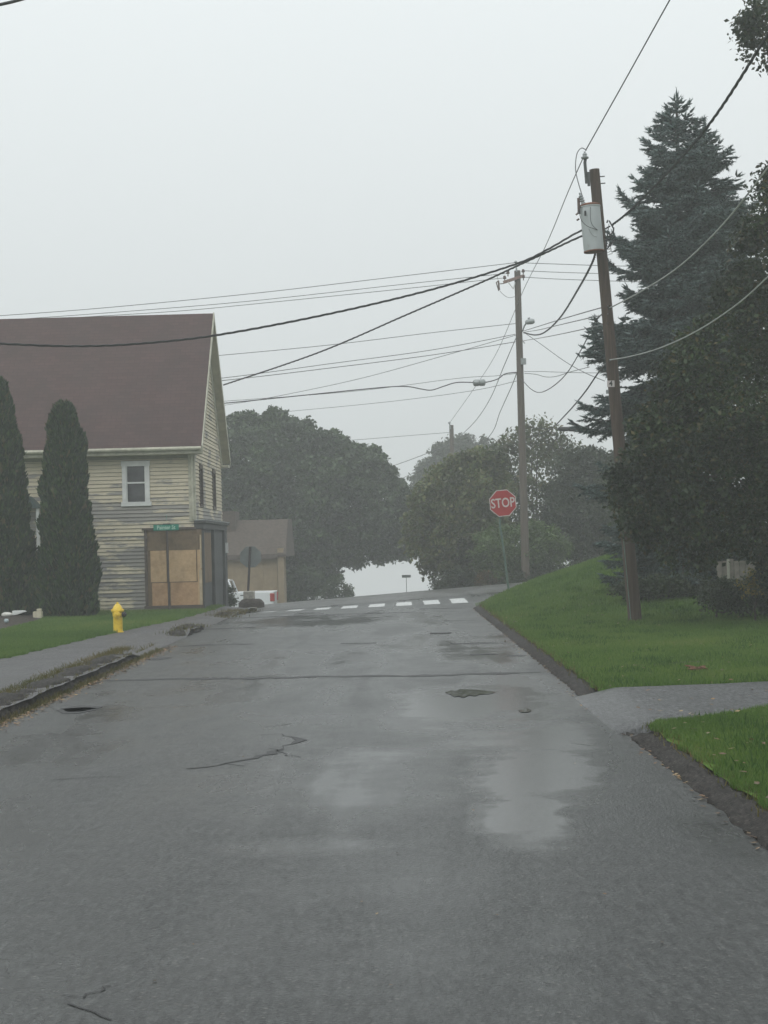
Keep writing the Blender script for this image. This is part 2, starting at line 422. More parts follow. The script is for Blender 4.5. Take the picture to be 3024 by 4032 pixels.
cracks = [gl((760, 3030), (900, 3005), (1000, 2985), (1090, 2945), (1150, 2930), (1180, 2915), (1150, 2895), (1050, 2890)),
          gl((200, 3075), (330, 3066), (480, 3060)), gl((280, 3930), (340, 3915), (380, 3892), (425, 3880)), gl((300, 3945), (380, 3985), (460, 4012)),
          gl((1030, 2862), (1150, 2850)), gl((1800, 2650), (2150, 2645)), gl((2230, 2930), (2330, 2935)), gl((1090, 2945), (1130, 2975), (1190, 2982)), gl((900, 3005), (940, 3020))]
for i, p in enumerate(cracks): ribbon('crack', p, [.045, .014, .006, .006, .014][min(i, 4)], M_CRACK_REFL, .004, ROAD, .8)
def decal(name, outline, mat, off, parent):
    v = [(x, y, float(road_z(x, y)) + off) for x, y in outline]; cx = sum(p[0] for p in outline) / len(outline); cyy = sum(p[1] for p in outline) / len(outline)
    g = Geo(); N = len(v); g.add(v + [(cx, cyy, float(road_z(cx, cyy)) + off)], [(i, (i + 1) % N, N) for i in range(N)]); return g.build(name, mat, parent)
mm = Mat('puddle_water', (.05, .052, .045), .03, 0, .5); mm.bump(mm.noise(7, 3, .5, mm.co((1, .5, 1))), .25, .02); M_WATER = mm.m
decal('puddle', gl((1752, 2728), (1778, 2720), (1795, 2722), (1812, 2715), (1850, 2716), (1900, 2720), (1956, 2727), (1925, 2733), (1890, 2735), (1868, 2742), (1850, 2738), (1825, 2748), (1806, 2742), (1790, 2745), (1775, 2736)), M_WATER, .006, ROAD)
decal('puddle', gl((2040, 2795), (2070, 2790), (2095, 2798), (2080, 2806), (2050, 2806)), M_WATER, .006, ROAD)
x, y = g2(1735, 2494)
g = Geo(); g.lathe([(.22, 0), (.22, .022), (.20, .026), (.10, .024), (.0, .024)], (x, y, float(road_z(x, y)) - .008), k=24)
g.build('utility_cover', simple('cast_iron', (.02, .02, .02), .5, .3), ROAD)
for px, py in ((315, 2792), (300, 2799), (620, 2594)):
    x, y = g2(px, py); decal('patch', [(x + .22 * math.cos(a) * (1 + .3 * math.sin(3 * a)), y + .35 * math.sin(a)) for a in np.linspace(0, 6.28, 12)[:-1]], M_CRACK_REFL, .005, ROAD)

# ------------------------------------------------------------------ materials for buildings and things
mm = Mat('peeling_clapboard', (.5, .45, .33), .8)
big = mm.noise(.9, 5, .6); fine = mm.noise(3.0, 6, .75, mm.co((1.0, 1.0, 7.0)))
sp = mm.n.new('ShaderNodeSeparateXYZ'); gg = mm.n.new('ShaderNodeNewGeometry'); mm.l.new(gg.outputs['Position'], sp.inputs[0])
# in world space so wear runs on over the boards; more paint is gone low on the wall and below the window
wn = mm.n.new('ShaderNodeTexNoise'); wn.inputs['Scale'].default_value = .8; wn.inputs['Detail'].default_value = 5; mm.l.new(gg.outputs['Position'], wn.inputs['Vector'])
mp = mm.n.new('ShaderNodeMapping'); mp.inputs['Scale'].default_value = (1.5, 1.5, 10); mm.l.new(gg.outputs['Position'], mp.inputs[0])
wf = mm.n.new('ShaderNodeTexNoise'); wf.inputs['Scale'].default_value = 1.0; wf.inputs['Detail'].default_value = 6; wf.inputs['Roughness'].default_value = .7; mm.l.new(mp.outputs[0], wf.inputs['Vector'])
low = mm.val(sp.outputs['Z'], 0.2, 4.2, .085, -.09)
oi = mm.n.new('ShaderNodeObjectInfo')
wear = mm.math('ADD', mm.math('ADD', mm.math('MULTIPLY', wn.outputs['Fac'], .85), mm.math('MULTIPLY', wf.outputs['Fac'], .6)), mm.math('ADD', low, mm.val(oi.outputs['Random'], 0, 1, -.08, .08)))
paint = mm.ramp(wf.outputs['Fac'], [(.3, (.47, .42, .31)), (.7, (.62, .56, .43))])
wood = mm.ramp(wn.outputs['Fac'], [(.3, (.17, .168, .165)), (.7, (.30, .285, .26))])
mm.color(mm.mix(mm.val(wear, .68, .76), paint, wood)); mm.bump(wf.outputs['Fac'], .5, .01); M_CLAP = mm.m
M_TRIM = simple('cream_trim', (.42, .41, .33), .7, 0, .25, 5)
M_SOFFIT = simple('soffit', (.44, .42, .31), .8, 0, .2, 3)
mm = Mat('maroon_shingles', (.12, .06, .06), .85)
br = mm.n.new('ShaderNodeTexBrick'); br.inputs['Scale'].default_value = 1.0; br.inputs['Brick Width'].default_value = .3; br.inputs['Row Height'].default_value = .14
br.inputs['Mortar Size'].default_value = .008; br.inputs['Color1'].default_value = (.060, .031, .029, 1); br.inputs['Color2'].default_value = (.080, .043, .040, 1); br.inputs['Mortar'].default_value = (.035, .021, .02, 1)
rot = mm.n.new('ShaderNodeMapping'); mm.l.new(mm.tc.outputs['Object'], rot.inputs[0]); rot.inputs['Rotation'].default_value = (math.radians(-47), 0, 0)
mm.l.new(rot.outputs[0], br.inputs['Vector']); nz = mm.noise(1.2, 6, .65)
mm.color(mm.mix(mm.val(nz, .35, .7, 0, .6), br.outputs['Color'], (.038, .025, .024))); mm.bump(br.outputs['Fac'], .3, .01); M_SHING = mm.m
M_WHITE = simple('white_window_paint', (.62, .63, .62), .5, 0, .1, 6)
mm = Mat('window_glass', (.03, .035, .04), .08, 0, .5); mm.color(mm.ramp(mm.noise(2.5, 3), [(.35, (.02, .022, .025)), (.65, (.06, .062, .066))])); M_GLASS = mm.m
M_DARKTRIM = simple('dark_brown_trim', (.075, .056, .045), .7, 0, .3, 6)
def osb(name, a, b):
    m = Mat(name, a, .85); nz = m.noise(9, 5, .7, m.co((1, 1, 1))); n2 = m.noise(1.8, 5, .6)
    c = m.ramp(nz, [(.3, a), (.7, b)]); m.color(m.mix(m.val(n2, .5, .72, 0, .7), c, tuple(x * .55 for x in a))); m.bump(nz, .3, .01); return m.m
M_OSB = osb('weathered_osb', (.40, .26, .14), (.54, .38, .22)); M_OSB2 = osb('stained_osb', (.34, .20, .105), (.47, .30, .17)); M_OSBD = osb('dark_plywood', (.13, .09, .055), (.19, .135, .08))
M_STORE = simple('slate_storefront_paint', (.048, .052, .052), .6, 0, .3, 4)
M_BATTEN = simple('bare_batten', (.42, .34, .23), .8, 0, .2, 7)
M_YELLOW = None
mm = Mat('hydrant_yellow', (.72, .48, .03), .35); nz = mm.noise(14, 5, .7); mm.color(mm.ramp(nz, [(.28, (.46, .27, .02)), (.5, (.72, .50, .03))])); M_YELLOW = mm.m
M_BLACK = simple('black_iron', (.015, .015, .016), .5, 0, .3, 8)
mm = Mat('pole_wood', (.12, .085, .06), .85); nz = mm.noise(3.0, 6, .7, mm.co((9, 9, .35))); mm.color(mm.ramp(nz, [(.28, (.028, .018, .013)), (.5, (.058, .038, .027)), (.74, (.105, .075, .055))])); mm.bump(nz, .6, .02); M_POLE = mm.m
mm = Mat('grey_pole_wood', (.2, .17, .14), .85); nz = mm.noise(3.0, 6, .7, mm.co((9, 9, .35))); mm.color(mm.ramp(nz, [(.28, (.05, .041, .032)), (.74, (.13, .105, .083))])); mm.bump(nz, .6, .02); M_POLE2 = mm.m
mm = Mat('transformer_grey', (.42, .45, .46), .45); nz = mm.noise(5, 5, .7, mm.co((1, 1, .35))); mm.color(mm.ramp(nz, [(.25, (.26, .2, .15)), (.38, (.40, .43, .44)), (.7, (.47, .50, .51))])); M_XF = mm.m
M_RUST = simple('rust', (.16, .06, .03), .85, 0, .4, 14)
M_PORC = simple('porcelain_grey', (.3, .32, .33), .25, 0, .1, 6)
M_PORCB = simple('porcelain_brown', (.08, .05, .04), .25, 0, .2, 6)
M_STEEL = simple('galvanised_steel', (.28, .30, .30), .5, .6, .2, 10)
M_WIRE = simple('black_cable', (.022, .023, .025), .6, 0, .2, 4)
M_WIREG = simple('grey_conductor', (.12, .125, .13), .55, .2, .2, 4)
M_WIREL = simple('pale_cable', (.34, .35, .34), .6, 0, .2, 4)
M_RED = simple('sign_red', (.33, .014, .016), .5, 0, .12, 5)
M_SIGNW = simple('sign_white', (.52, .48, .47), .5, 0, .06, 5)
M_ALU = simple('sign_aluminium', (.19, .215, .21), .5, .4, .12, 5)
M_GREEN = simple('sign_green', (.01, .20, .14), .45, 0, .15, 8)
M_GPOST = simple('green_post', (.10, .16, .13), .6, 0, .25, 8)

def box_at(name, a, b, mat, parent, bevel=0.0):
    return Geo().span(a, b).build(name, mat, parent, False, bevel)
def text_mesh(s, size, depth=.002, sx=1.0, bold=0.0):
    cu = bpy.data.curves.new('t', 'FONT'); cu.body = s; cu.size = size; cu.extrude = depth; cu.align_x = 'CENTER'; cu.align_y = 'CENTER'; cu.offset = bold; cu.resolution_u = 3
    ob = bpy.data.objects.new('t', cu); COL.objects.link(ob); bpy.context.view_layer.update()
    me = bpy.data.meshes.new_from_object(ob.evaluated_get(bpy.context.evaluated_depsgraph_get()))
    bpy.data.objects.remove(ob); bpy.data.curves.remove(cu)
    me.transform(Matrix.Diagonal((sx, 1, 1, 1))); return me
def text_part(name, s, size, mat, parent, loc, rot, sx=1.0, bold=0.0):
    me = text_mesh(s, size, .002, sx, bold); me.materials.clear(); me.materials.append(mat)
    o = bpy.data.objects.new(name, me); link(o, parent); o.location = loc; o.rotation_euler = rot; return o

# ------------------------------------------------------------------ corner house
HY, HYB = 45.0, 52.0
CX = P(766, 1950, HY).x                      # corner of the upper storey
HXL = -15.0
EZ = P(600, 1772, HY).z; RZ = P(700, 1240, 48.5).z - .05
HB = .10
H = thing('corner_house', (CX, HY, HB), 'two-storey house with peeling cream clapboards and a steep maroon roof', 'house')
HL = Vector((CX, HY, HB))
g = Geo(); g.span((HXL, HY + .03, HB - .9), (CX - .03, HYB, EZ + .05))
g.prism([(CX - .03, HY + .03, EZ + .05), (CX - .03, HYB, EZ + .05), (CX - .03, 48.5, RZ - .22)], (HXL - CX + .03, 0, 0))
g.build('wall', simple('bare_sheathing', (.12, .105, .085), .9, 0, .3, 3), H)
# unit clapboard: a wedge one metre long, leaning, 0.11 m exposure
PITCHB = .108
cb = bpy.data.meshes.new('clapboard')
cb.from_pydata([(0, -.030, 0), (1, -.030, 0), (1, 0.0, 0), (0, 0.0, 0), (0, -.006, PITCHB - .010), (1, -.006, PITCHB - .010), (1, .002, PITCHB - .010), (0, .002, PITCHB - .010)], [],
               [(0, 1, 5, 4), (3, 2, 1, 0), (4, 5, 6, 7), (2, 3, 7, 6), (0, 4, 7, 3), (1, 2, 6, 5)])
cb.materials.append(M_CLAP)
def board(x, y, z, length, rz):
    o = bpy.data.objects.new('clapboard', cb); link(o, H); o.location = Vector((x, y, z)) - HL; o.rotation_euler = (rnd.gauss(0, .012), 0, rz + rnd.gauss(0, .0008)); o.scale = (length, 1, 1)
w0, w1 = P(484, 1990, HY), P(588, 1818, HY)       # upper window casing
pnl0, pnl1 = P(578, 2395, HY), P(800, 2078, HY)   # boarded shop window
# front wall rows, split where the openings are and where boards are butted
z = HB
while z < EZ - .22:
    spans = [(HXL, CX)]
    cuts = []
    if z + PITCHB > w0.z + .02 and z < w1.z - .02: cuts.append((w0.x + .02, w1.x - .02))
    if z < pnl1.z - .04: cuts.append((pnl0.x + .02, CX + 1))
    for a, b in cuts:
        spans = [q for s in spans for q in ((s[0], min(s[1], a)), (max(s[0], b), s[1])) if q[1] - q[0] > .05]
    for a, b in spans:
        j = a
        while j < b - .05:
            e = min(b, j + rnd.uniform(2.6, 5.2))
            if b - e < .8: e = b
            board(j, HY, z, e - j - .004, 0); j = e
    z += PITCHB
# gable rows on the side facing the road
def gable_half(z): return max(0.0, (RZ - .1 - z) / (RZ - EZ)) * 3.5 if z > EZ else 3.5
gw = []
for (ya, yb) in ((46.05, 46.75), (49.35, 50.1)): gw.append((ya, yb, 3.10, 4.30))
SZ = P(780, 2052, HY).z                         # top of the shopfront cornice
z = SZ
while z < RZ - .35:
    hw = gable_half(z + PITCHB); a, b = 48.5 - hw, 48.5 + hw
    spans = [(a, b)]
    for (ya, yb, za, zb) in gw:
        if z + PITCHB > za and z < zb: spans = [q for s in spans for q in ((s[0], min(s[1], ya)), (max(s[0], yb), s[1])) if q[1] - q[0] > .05]
    for a, b in spans: board(CX, a, z, b - a, math.pi / 2)
    z += PITCHB
# trim
g = Geo(); g.span((CX - .16, HY - .045, SZ), (CX + .03, HY + .1, EZ - .15)); g.build('corner_board', M_TRIM, H)
g = Geo(); g.tube([(CX - .05, HY - .09, EZ - .12), (CX - .05, HY - .09, SZ + .05)], .035, 8); g.build('downspout', M_TRIM, H)
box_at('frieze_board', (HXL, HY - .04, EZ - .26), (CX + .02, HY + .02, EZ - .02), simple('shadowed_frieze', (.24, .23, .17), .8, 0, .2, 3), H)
OV = .27; FE = HY - .38; BE = HYB + .36
slope = (RZ - EZ) / 3.88
def roof(ya, za, yb, zb, name):
    th = .09; nrm = Vector((0, -(zb - za), (yb - ya))).normalized() * th
    if nrm.z < 0: nrm = -nrm
    sub = []
    g = Geo(); q = [Vector((HXL - .3, ya, za)), Vector((CX + OV, ya, za)), Vector((CX + OV, yb, zb)), Vector((HXL - .3, yb, zb))]
    g.prism(q, nrm); return g.build(name, M_SHING, H)
r1 = roof(FE, EZ - .02, 48.5, RZ, 'roof')
r2 = roof(BE, EZ - .02, 48.5, RZ, 'roof')
# soffit boards and rake fascia under the overhang, fascia and gutter on the eave
for ya, yb in ((FE, 48.5), (BE, 48.5)):
    g = Geo(); dz = -.012
    q = [Vector((CX + .01, ya, EZ - .02 + dz)), Vector((CX + OV, ya, EZ - .02 + dz)), Vector((CX + OV, yb, RZ + dz)), Vector((CX + .01, yb, RZ + dz))]
    g.prism(q, (0, 0, -.03)); g.build('rake_soffit', M_SOFFIT, H)
    g = Geo(); g.prism([(CX + OV + .003, ya, EZ - .16), (CX + OV + .003, yb, RZ - .14), (CX + OV + .003, yb, RZ + .10), (CX + OV + .003, ya, EZ + .08)], (.03, 0, 0)); g.build('rake_board', M_TRIM, H)
    g = Geo(); g.prism([(CX + .012, ya + (.38 if ya < 48 else -.36), EZ - .22), (CX + .012, yb, RZ - .45), (CX + .012, yb, RZ - .06), (CX + .012, ya, EZ - .04)], (.03, 0, 0)); g.build('frieze_board', M_TRIM, H)
box_at('fascia', (HXL, FE - .03, EZ - .15), (CX + OV, FE, EZ + .04), M_TRIM, H)
g = Geo(); g.tube([(HXL, FE - .08, EZ + .0), (CX + OV, FE - .08, EZ - .01)], .055, 8); g.build('gutter', M_TRIM, H, True)
box_at('eave_soffit', (HXL, FE, EZ - .16), (CX + OV, HY - .01, EZ - .13), M_SOFFIT, H)
box_at('eave_return', (CX - .02, HYB - .2, EZ - .2), (CX + OV, BE, EZ - .12), M_TRIM, H)
# upper window
W = Geo(); a, b = w0, w1
for i, (s0, s1) in enumerate((((a.x, a.z + .09), (a.x + .12, b.z - .12)), ((b.x - .12, a.z + .09), (b.x, b.z - .12)), ((a.x - .02, b.z - .12), (b.x + .02, b.z + .03)), ((a.x - .04, a.z - .03), (b.x + .04, a.z + .09)))):
    W.span((s0[0], HY - .06 - .01 * (i > 1), s0[1]), (s1[0], HY + .02, s1[1]))
win = W.build('window', M_WHITE, H)
box_at('pane', (a.x + .1, HY - .004, (a.z + b.z) / 2 + .02), (b.x - .1, HY + .006, b.z - .1), M_GLASS, win)
box_at('pane', (a.x + .1, HY + .010, a.z + .08), (b.x - .1, HY + .020, (a.z + b.z) / 2 + .04), M_GLASS, win)
box_at('meeting_rail', (a.x + .1, HY - .02, (a.z + b.z) / 2 + .0), (b.x - .1, HY - .005, (a.z + b.z) / 2 + .045), M_WHITE, win)
for q in (a.x + .12, b.x - .145): box_at('sash', (q, HY - .03, a.z + .08), (q + .025, HY - .004, b.z - .1), M_WHITE, win)
for (ya, yb, za, zb) in gw:
    g = Geo()
    for s0, s1 in (((ya, za + .06), (ya + .09, zb - .1)), ((yb - .09, za + .06), (yb, zb - .1)), ((ya - .02, zb - .1), (yb + .02, zb + .02)), ((ya - .03, za - .03), (yb + .03, za + .06))):
        g.span((CX - .02, s0[0], s0[1]), (CX + .05, s1[0], s1[1]))
    wv = g.build('window', M_DARKTRIM, H); box_at('pane', (CX - .01, ya + .07, za + .05), (CX + .012, yb - .07, zb - .08), M_GLASS, wv)
# shopfront at the corner: projecting lower storey, boarded front, dark pilasters and cornice
SX = pnl1.x - .05
box_at('shopfront_wall', (CX - .02, HY + .02, HB - .9), (SX - .03, HYB - .75, SZ - .2), M_STORE, H)
g = Geo(); g.span((CX - .03, HY - .04, SZ - .22), (SX + .06, HYB - .65, SZ - .06)); g.span((CX - .03, HY - .08, SZ - .06), (SX + .13, HYB - .55, SZ + .02)); g.build('cornice', M_STORE, H, False, .015)
box_at('cornice_cap', (CX - .0, HY - .09, SZ + .022), (SX + .14, HYB - .54, SZ + .045), simple('lead_cap', (.33, .35, .35), .5, 0, .15, 6), H)
x0, x1, zt, zb_ = pnl0.x, SX, pnl1.z, pnl0.z + .02
box_at('shop_window_backing', (x0, HY - .02, zb_), (x1, HY + .018, zt), M_OSBD, H)
box_at('jamb', (x0 - .02, HY - .065, zb_ - .02), (x0 + .055, HY - .021, zt + .03), M_DARKTRIM, H)
box_at('head', (x0 - .08, HY - .09, zt - .03), (CX + .02, HY - .021, zt + .03), M_DARKTRIM, H)
box_at('shop_sill', (x0 - .05, HY - .10, zb_ - .06), (x1 + .02, HY - .021, zb_ + .04), M_DARKTRIM, H)
def pz(py): return P(690, py, HY).z
def pxx(px): return P(px, 2230, HY).x
zs = pz(2292)
box_at('board', (x0 + .075, HY - .05, pz(2166) + .004), (x1 - .10, HY - .022, zt - .035), M_OSBD, H)
for k, (qa, qb) in enumerate(((594, 656), (667, 774))):
    box_at('board', (pxx(qa), HY - .052, zs + .012), (pxx(qb), HY - .022, pz(2166) - .004), M_OSB, H)
    box_at('board', (pxx(qa + 4), HY - .050, zb_ + .045), (pxx(qb + 4), HY - .022, zs - .012), M_OSB2, H)
box_at('board', (pxx(778), HY - .056, zb_ + .045), (pxx(793), HY - .022, pz(2166) - .004), M_OSB, H)
box_at('batten', (pxx(785), HY - .075, zb_ + .045), (pxx(796), HY - .057, pz(2245)), M_BATTEN, H)
box_at('batten', (x1 - .05, HY - .06, pz(2240)), (x1 - .01, HY - .022, zt - .20), M_BATTEN, H)
# side of the shopfront
for (ya, yb) in ((45.0, 45.12), (47.6, 47.9), (50.6, 50.95), (51.05, 51.25)): box_at('pilaster', (SX - .03, ya, HB - .5), (SX + .06, yb, SZ - .22), M_STORE, H, .01)
box_at('board', (SX - .028, 45.6, HB + .75), (SX + .0, 47.3, SZ - .32), M_OSBD, H)
box_at('board', (SX - .028, 48.1, HB + .75), (SX + .0, 50.4, SZ - .32), M_STORE, H)
box_at('bracket_light', (SX + .06, 50.72, SZ - .95), (SX + .14, 50.82, SZ - .62), M_WHITE, H)
# small entry hood between the evergreens
q = P(140, 1985, HY)
g = Geo(); g.prism([(q.x - .45, HY - .55, q.z - .12), (q.x + .25, HY - .55, q.z - .12), (q.x - .1, HY - .55, q.z + .22)], (0, .52, 0)); g.build('entry_hood', simple('dark_green_hood', (.04, .07, .07), .7, 0, .3, 6), H)
box_at('entry_post', (q.x + .12, HY - .5, HB), (q.x + .2, HY - .42, q.z - .14), M_WHITE, H)

# ------------------------------------------------------------------ street name sign in front of the boarded window
b0 = P(667, 2388, 44.55)
sn = P(655, 2077, 44.55)
S = thing('street_name_sign', b0, 'green street name sign on a slim post before the boarded window', 'street sign')
top = P(656, 2050, 44.55)
g = Geo(); g.tube([b0 - Vector((0, 0, .2)), P(656, 2066, 44.55)], .032, 10); g.build('post', simple('dark_brown_post', (.06, .045, .04), .6, .2, .2, 8), S, True)
yb = 44.55 - .045
bl = Geo().box(sn + Vector((0, -.045, 0)), (.72, .006, .165)).build('sign_blade', M_GREEN, S)
text_part('lettering', 'Painter St', .155, simple('sign_lettering', (.45, .62, .52), .5, 0, .05, 5), bl, sn - b0 + Vector((0, -.0505, -.002)), (math.pi / 2, 0, 0), .86, .002)
g = Geo(); g.box(top + Vector((0, 0, .09)), (.006, .62, .165), Matrix.Rotation(math.radians(7.5), 3, 'Z')); g.build('sign_blade', M_GREEN, S)
g = Geo(); g.box(P(656, 2066, 44.55) + Vector((0, 0, .01)), (.22, .08, .05)); g.build('bracket', M_BLACK, S, False, .012)

# ------------------------------------------------------------------ hydrant
hb = P(465, 2484, 33.6); hb.z = float(left_z(hb.x, hb.y))
Hy = thing('fire_hydrant', hb, 'yellow fire hydrant at the edge of the sidewalk', 'hydrant')
g = Geo(); g.lathe([(.125, -.1), (.125, .02), (.100, .03), (.098, .34), (.108, .35), (.112, .40), (.112, .43), (.125, .435), (.135, .45), (.135, .465), (.118, .47)], hb, k=28); g.build('barrel', M_YELLOW, Hy, True)
g = Geo(); g.lathe([(.125, .455), (.138, .462), (.138, .478), (.118, .485), (.105, .52), (.075, .57), (.045, .605), (.028, .615), (.026, .645), (.0, .65)], hb, k=28); g.build('bonnet', M_YELLOW, Hy, True)
g = Geo(); g.lathe([(.075, .06), (.075, .13), (.068, .135), (.068, .16), (.03, .165), (.028, .19), (.0, .192)], hb + Vector((0, 0, .385)), (0, -1, 0), 20); g.build('pumper_cap', M_YELLOW, Hy, True)
for sx in (1,):
    g = Geo(); g.lathe([(.05, .08), (.05, .12), (.058, .122), (.058, .165), (.022, .168), (.022, .195), (0, .196)], hb + Vector((0, 0, .385)), (sx, -.15, 0), 16); g.build('hose_cap', M_BLACK if sx > 0 else M_YELLOW, Hy, True)
g = Geo()
for k in range(8):
    a = k * math.pi / 4; g.lathe([(.012, .478), (.012, .50), (0, .502)], hb + Vector((.126 * math.cos(a), .126 * math.sin(a), 0)), k=6)
g.build('bolts', M_YELLOW, Hy)

# ------------------------------------------------------------------ stop signs
def octagon(c, ux, uz, R, nrm, y0, y1):
    return [c + ux * (R * math.cos(math.pi / 8 + k * math.pi / 4)) + uz * (R * math.sin(math.pi / 8 + k * math.pi / 4)) + nrm * y0 for k in range(8)]
sy = 47.2
sb = P(2006, 2316, sy); sb.z = float(right_z(sb.x, sb.y)) - .02
sc = P(1980, 1981, sy)
T = thing('stop_sign', sb, 'red stop sign on a leaning green post at the lawn corner', 'stop sign')
ax = (P(1964, 2020, sy) - sb).normalized()
tilt = math.radians(4.2)
ux, uz, nr = Vector((math.cos(tilt), 0, math.sin(tilt))), Vector((-math.sin(tilt), 0, math.cos(tilt))), Vector((0, -1, 0))
pm = P(1984, 2170, sy); pm2 = P(1964, 2110, sy)
g = Geo(); pt = [sb - Vector((0, 0, .3)), pm, P(1968, 2060, sy), sc + uz * .34]
for sgn in (-1, 1): g.tube([q + Vector((sgn * .022, .035, 0)) for q in pt], .010, 6)
g.tube([q + Vector((0, .05, 0)) for q in pt], .022, 6); g.build('post', M_GPOST, T, True)
R = .5 * (2030 - 1926) / FPX * sy / math.cos(math.pi / 8) * 1.0
g = Geo(); g.prism(octagon(sc, ux, uz, R, nr, 0, 0), nr * .004); edge = g.build('sign_border', M_SIGNW, T)
g = Geo(); g.prism(octagon(sc, ux, uz, R * .945, nr, .0045, 0), nr * .002); face = g.build('sign_face', M_RED, T)
text_part('lettering', 'STOP', .395, M_SIGNW, face, sc - sb + nr * .009 + uz * (-.005), (math.pi / 2, -tilt, 0), .76, .006)
# sign seen from behind across the street
by = 55.5
bb = P(975, 2372, by); bc = P(986, 2193, by)
T2 = thing('stop_sign', bb, 'grey back of an octagonal sign on a dark post standing in a stone block', 'stop sign')
g = Geo(); g.tube([P(976, 2350, by), P(985, 2153, by)], .042, 8); g.build('post', simple('dark_rust_post', (.03, .022, .02), .7, .2, .3, 6), T2, True)
g = Geo(); g.prism(octagon(bc + Vector((0, .05, 0)), Vector((1, 0, 0)), Vector((0, 0, 1)), .40, nr, 0, 0), Vector((0, .004, 0))); g.build('sign_back', M_ALU, T2)
q0, q1 = P(960, 2356, by), P(1002, 2330, by)
Geo().box(((q0.x + q1.x) / 2, by, (q0.z + q1.z) / 2), (q1.x - q0.x, .36, q1.z - q0.z + .06)).build('base_block', M_STONE, T2, False, .03)
mc = P(990, 2372, by)
g = Geo(); g.lathe([(.46, -.5), (.46, 0), (.43, .04), (.36, .12), (.30, .15), (0, .155)], Vector((mc.x, by, mc.z - .03)), k=22); g.build('planter_mound', M_SOIL, T2, True)

# ------------------------------------------------------------------ far street sign
fb = P(1600, 2345, 88.0)
F = thing('street_sign', fb, 'small pale sign on a thin post far down the road in the fog', 'street sign')
g = Geo(); g.tube([fb - Vector((0, 0, 2.0)), P(1600, 2272, 88)], .02, 6); g.build('post', M_STEEL, F)
Geo().box(P(1600, 2272, 88) + Vector((0, -.03, .04)), (.5, .01, .15)).build('sign_blade', M_ALU, F)

# ------------------------------------------------------------------ utility poles
def pole_axis(b, t, n=12): return [b + (t - b) * (i / n) for i in range(n + 1)]
Y1 = 32.0
pb = P(2506, 2446, Y1); pb.z = float(right_z(pb.x, pb.y)) - .02; pt_ = P(2340, 668, Y1 + .2)
U = thing('utility_pole', pb, 'leaning brown wooden utility pole with a grey transformer beside the spruce', 'utility pole')
pts = pole_axis(pb - Vector((0, 0, .4)), pt_); n_ = len(pts)
g = Geo(); g.tube(pts, [.142 - .037 * i / (n_ - 1) for i in range(n_)], 20); pole1 = g.build('shaft', M_POLE, U, True)
AX = (pt_ - pb).normalized()
def on1(py, dx=0, dy=0, dz=0):                # a point on the first pole's axis at the height of a pixel row
    lo, hi = 0.0, 1.0
    for _ in range(30):
        mid = (lo + hi) / 2; q = pb + (pt_ - pb) * mid; d = CAMROT.transposed() @ (q - Vector((0, 0, EYE))); yy = 2016 + FPX * d.y / d.z
        if yy > py: lo = mid
        else: hi = mid
    return pb + (pt_ - pb) * lo + Vector((dx, dy, dz))
# transformer can hanging on the left front of the pole
tb, tt = P(2330, 992, Y1 - .22), P(2322, 805, Y1 - .22)
tb = P(2339, 990, Y1 - .22); tt = P(2322, 812, Y1 - .22); ta = (tt - tb).normalized(); th_ = (tt - tb).length
g = Geo(); g.lathe([(.0, 0), (.20, 0), (.205, .02), (.205, th_ - .03), (.215, th_ - .025), (.215, th_)], tb, ta, 28); can = g.build('transformer', M_XF, U, True)
g = Geo(); g.lathe([(.218, th_ - .005), (.218, th_ + .02), (.15, th_ + .05), (.0, th_ + .06)], tb, ta, 28); g.build('lid', M_RUST, can, True)
g = Geo(); g.lathe([(.207, -.012), (.207, .012), (0, .012)], tb, ta, 28); g.build('rim', M_RUST, can, True)
bq = P(2296, 800, Y1 - .28)
g = Geo(); g.lathe([(.035, -.1), (.05, 0), (.03, .02), (.055, .05), (.03, .07), (.055, .10), (.03, .12), (.05, .15), (.02, .17), (.02, .22), (0, .22)], bq, (ta + Vector((-.25, 0, 0))), 14); g.build('bushing', M_PORC, can, True)
g = Geo(); aq = P(2280, 842, Y1 - .3); g.tube([aq, P(2278, 780, Y1 - .3)], .03, 8); g.tube([aq + Vector((-.02, 0, .02)), aq + Vector((-.06, 0, -.02))], .02, 6); g.tube([aq + Vector((0, 0, -.1)), aq + Vector((-.05, 0, -.13))], .02, 6); g.build('arrester', M_PORCB, can, True)
g = Geo()
for (s, e_) in (((2304, 830), (2305, 850)), ((2281, 826), (2281, 842))):
    g.tube([P(s[0], s[1], Y1 - .45), P(e_[0], e_[1], Y1 - .45)], .022, 6)
g.build('terminal', M_BLACK, can)
def polyline(name, pix, r, mat, parent, sub=6):
    """smooth cable through (px, py, Y) points"""
    q = [P(*p) for p in pix]; out = smooth_path(q, sub); g = Geo(); g.tube(out, r, 6); return g.build(name, mat, parent, True)
def smooth_path(q, sub=6):
    out = []
    for i in range(len(q) - 1):
        p0, p1, p2, p3 = q[max(i - 1, 0)], q[i], q[i + 1], q[min(i + 2, len(q) - 1)]
        for k in range(sub):
            t = k / sub
            out.append(0.5 * ((2 * p1) + (p2 - p0) * t + (2 * p0 - 5 * p1 + 4 * p2 - p3) * t * t + (3 * p1 - p0 - 3 * p2 + p3) * t ** 3))
    out.append(q[-1]); return out
Yf = Y1 - .46
polyline('lead', [(2281, 838, Yf), (2290, 868, Yf), (2312, 890, Yf), (2345, 903, Yf), (2372, 912, Y1 - .15)], .006, M_WIRE, can)
polyline('lead', [(2325, 815, Yf), (2325, 860, Yf), (2332, 885, Yf), (2352, 905, Yf + .05), (2374, 920, Y1 - .15)], .005, M_WIRE, can)
